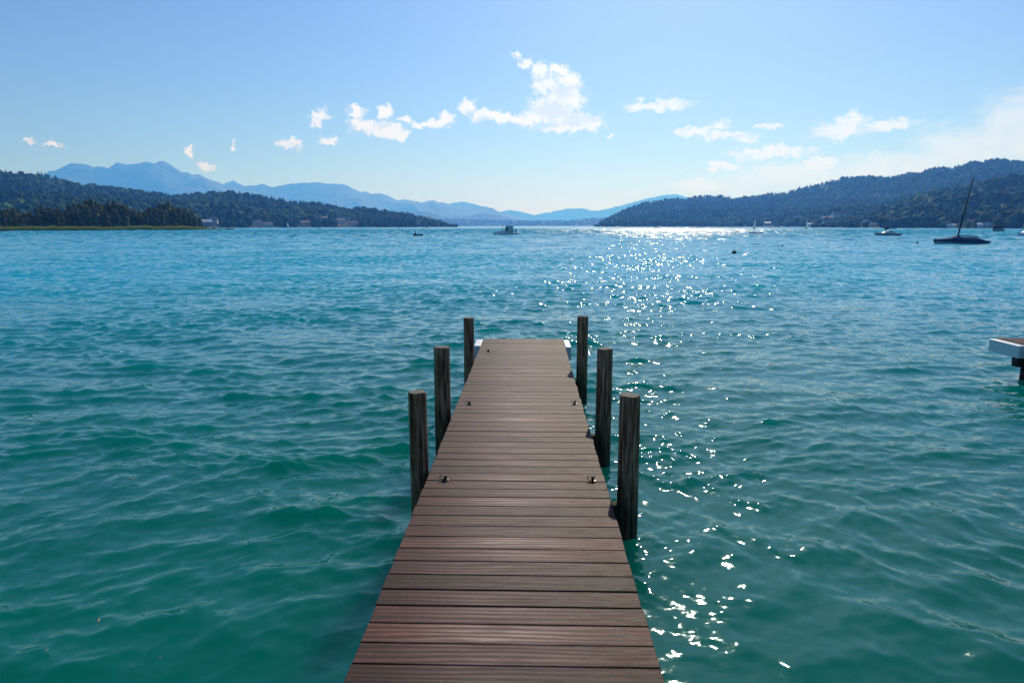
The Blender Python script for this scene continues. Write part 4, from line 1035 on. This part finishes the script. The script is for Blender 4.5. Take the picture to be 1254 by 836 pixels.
# boats and buoys at the left
loc, rz = boat_at(165.5, 282.0, 0.1)
b = thing('sailing_boat', 'blue covered sailboat with a thin mast moored in front of the headland reeds', 'sailboat', loc, rz)
hb, _ = hull_mb(2.6, 1.1, 0.45, 0.2, 0.85, 11, 0.05); hb.build('hull', M_tarp, b, smooth=True)
MB().box((0, 0, 0.62), (1.7, 0.7, 0.3), bev=0.1).build('boat_cover', M_tarp, b, smooth=True)
MB().tube([(-0.1, 0, 0.6), (-0.1, 0, 7.0)], [0.05, 0.035], 6).build('mast', M_alu, b)
for px_, py_, L_, lab in ((125.5, 282.2, 3.0, 'small dark motorboat by the reeds left of the thin mast'),
                          (1.5, 283.0, 3.4, 'dark motorboat at the left edge of the photo by the reeds'),
                          (280, 280.6, 3.8, 'white topped motorboat at the tip of the reedy headland'),
                          (50, 282.8, 2.0, 'tiny grey boat against the reeds left of the wooded part')):
    loc, rz = boat_at(px_, py_, 0.1)
    b = thing('motorboat', lab, 'motorboat', loc, rz)
    hb, _ = hull_mb(L_, L_ * 0.33, 0.5, 0.15, 0.85, 11, 0.08); hb.build('hull', M_hulld if px_ != 50 else M_hullt, b, smooth=True)
    MB().box((0.1, 0, 0.72), (L_ * 0.38, L_ * 0.24, 0.42), bev=0.08, taper=(0.8, 0.8)).build('cabin', M_hullw if px_ == 280 else M_grey, b)
M_buoyw = simple('white_buoy', (0.75, 0.76, 0.75), 0.35, 0.06, 5)
M_buoyr = simple('faded_red_buoy', (0.45, 0.22, 0.18), 0.4, 0.1, 5)
M_buoyd = simple('dark_buoy', (0.03, 0.02, 0.03), 0.45, 0.2, 5)
def buoy(px, py, rad, mat, label, pole=0.0, prad=0.02):
    loc, rz = boat_at(px, py)
    b = thing('buoy', label, 'buoy', loc, rz, 'mooring buoys on the lake')
    MB().ball((0, 0, rad * 0.35), (rad, rad, rad * 0.9), 3).build('float', mat, b, smooth=True)
    mb = MB(); mb.tube([(rad * 0.35 * math.cos(k * math.pi / 5), 0, rad * 1.25 + rad * 0.22 * math.sin(k * math.pi / 5)) for k in range(11)], rad * 0.07, 5, cap=False); mb.build('mooring_eye', M_iron, b)
    if pole: MB().tube([(0, 0, rad * 0.8), (0.01, 0, rad + pole)], [prad, prad * 0.7], 6).build('pole', M_iron, b)
    return b
buoy(10.5, 287.0, 0.25, M_buoyw, 'white round buoy nearest the left edge')
buoy(47, 288.0, 0.26, M_buoyw, 'white round buoy left of the headland wood, closest of the left ones')
buoy(152, 287.0, 0.24, M_buoyw, 'small white buoy below the thin mast')
buoy(212.5, 288.0, 0.25, M_buoyr, 'faded red buoy before the right half of the headland')
buoy(899, 310.4, 0.19, M_buoyd, 'dark buoy with a thin pole in the glitter below the rowing boat', 0.35, 0.008)
buoy(1123, 298.4, 0.19, M_buoyd, 'small dark buoy with a tall thin pole left of the covered boat', 0.75, 0.014)
buoy(1203.5, 287.6, 0.15, M_buoyd, 'thin dark marker pole buoy behind the covered boat', 0.75, 0.04)
buoy(958, 301.5, 0.11, M_buoyd, 'tiny dark float right of the dark buoy in the glitter')
buoy(1232, 289.0, 0.16, M_buoyd, 'tiny dark float left of the boat at the right edge')

# drifting leaves on the near water
M_lf = simple('fallen_leaf', (0.30, 0.27, 0.10), 0.6, 0.2, 30)
for i, (px_, py_, sz, lab) in enumerate(((163, 588, 0.035, 'pale reed leaf drifting on the water at the middle left'), (121, 763, 0.022, 'yellowish leaf drifting on the dark water at the lower left'), (196, 808, 0.010, 'tiny dark leaf scrap drifting lowest on the left water'), (57, 800, 0.014, 'small dark leaf drifting at the far lower left'))):
    p = ground(px_, py_, 0.012)
    mb = MB(); mb.loft([[(t * sz, -0.3 * sz * math.sin((t + 1) * math.pi / 2) - .0005, 0.002 * math.sin(t * 3)), (t * sz, 0, 0.004), (t * sz, 0.3 * sz * math.sin((t + 1) * math.pi / 2) + .0005, 0.002), (t * sz, 0, 0.0)] for t in (-1, -.6, -.2, .2, .6, 1)], closed=True)
    o = mb.build('leaf', M_lf, None, smooth=True, loc=(p.x, p.y, 0.03)); o.rotation_euler = (0, 0, 0.6 + i * 1.3); tag(o, lab, 'leaf')

# ------------------------------------------------------------------ render settings
S.render.engine = 'CYCLES'
S.view_settings.view_transform = 'Standard'; S.view_settings.look = 'None'
S.view_settings.exposure = 0.0; S.view_settings.gamma = 1.0; S.view_settings.use_curve_mapping = False
c = S.cycles
c.use_denoising = True
c.max_bounces = 5; c.diffuse_bounces = 2; c.glossy_bounces = 3; c.transmission_bounces = 2; c.volume_bounces = 2; c.transparent_max_bounces = 4
c.sample_clamp_indirect = 1.5; c.sample_clamp_direct = 90.0
c.caustics_reflective = False; c.caustics_refractive = False
c.use_adaptive_sampling = True; c.adaptive_threshold = 0.01
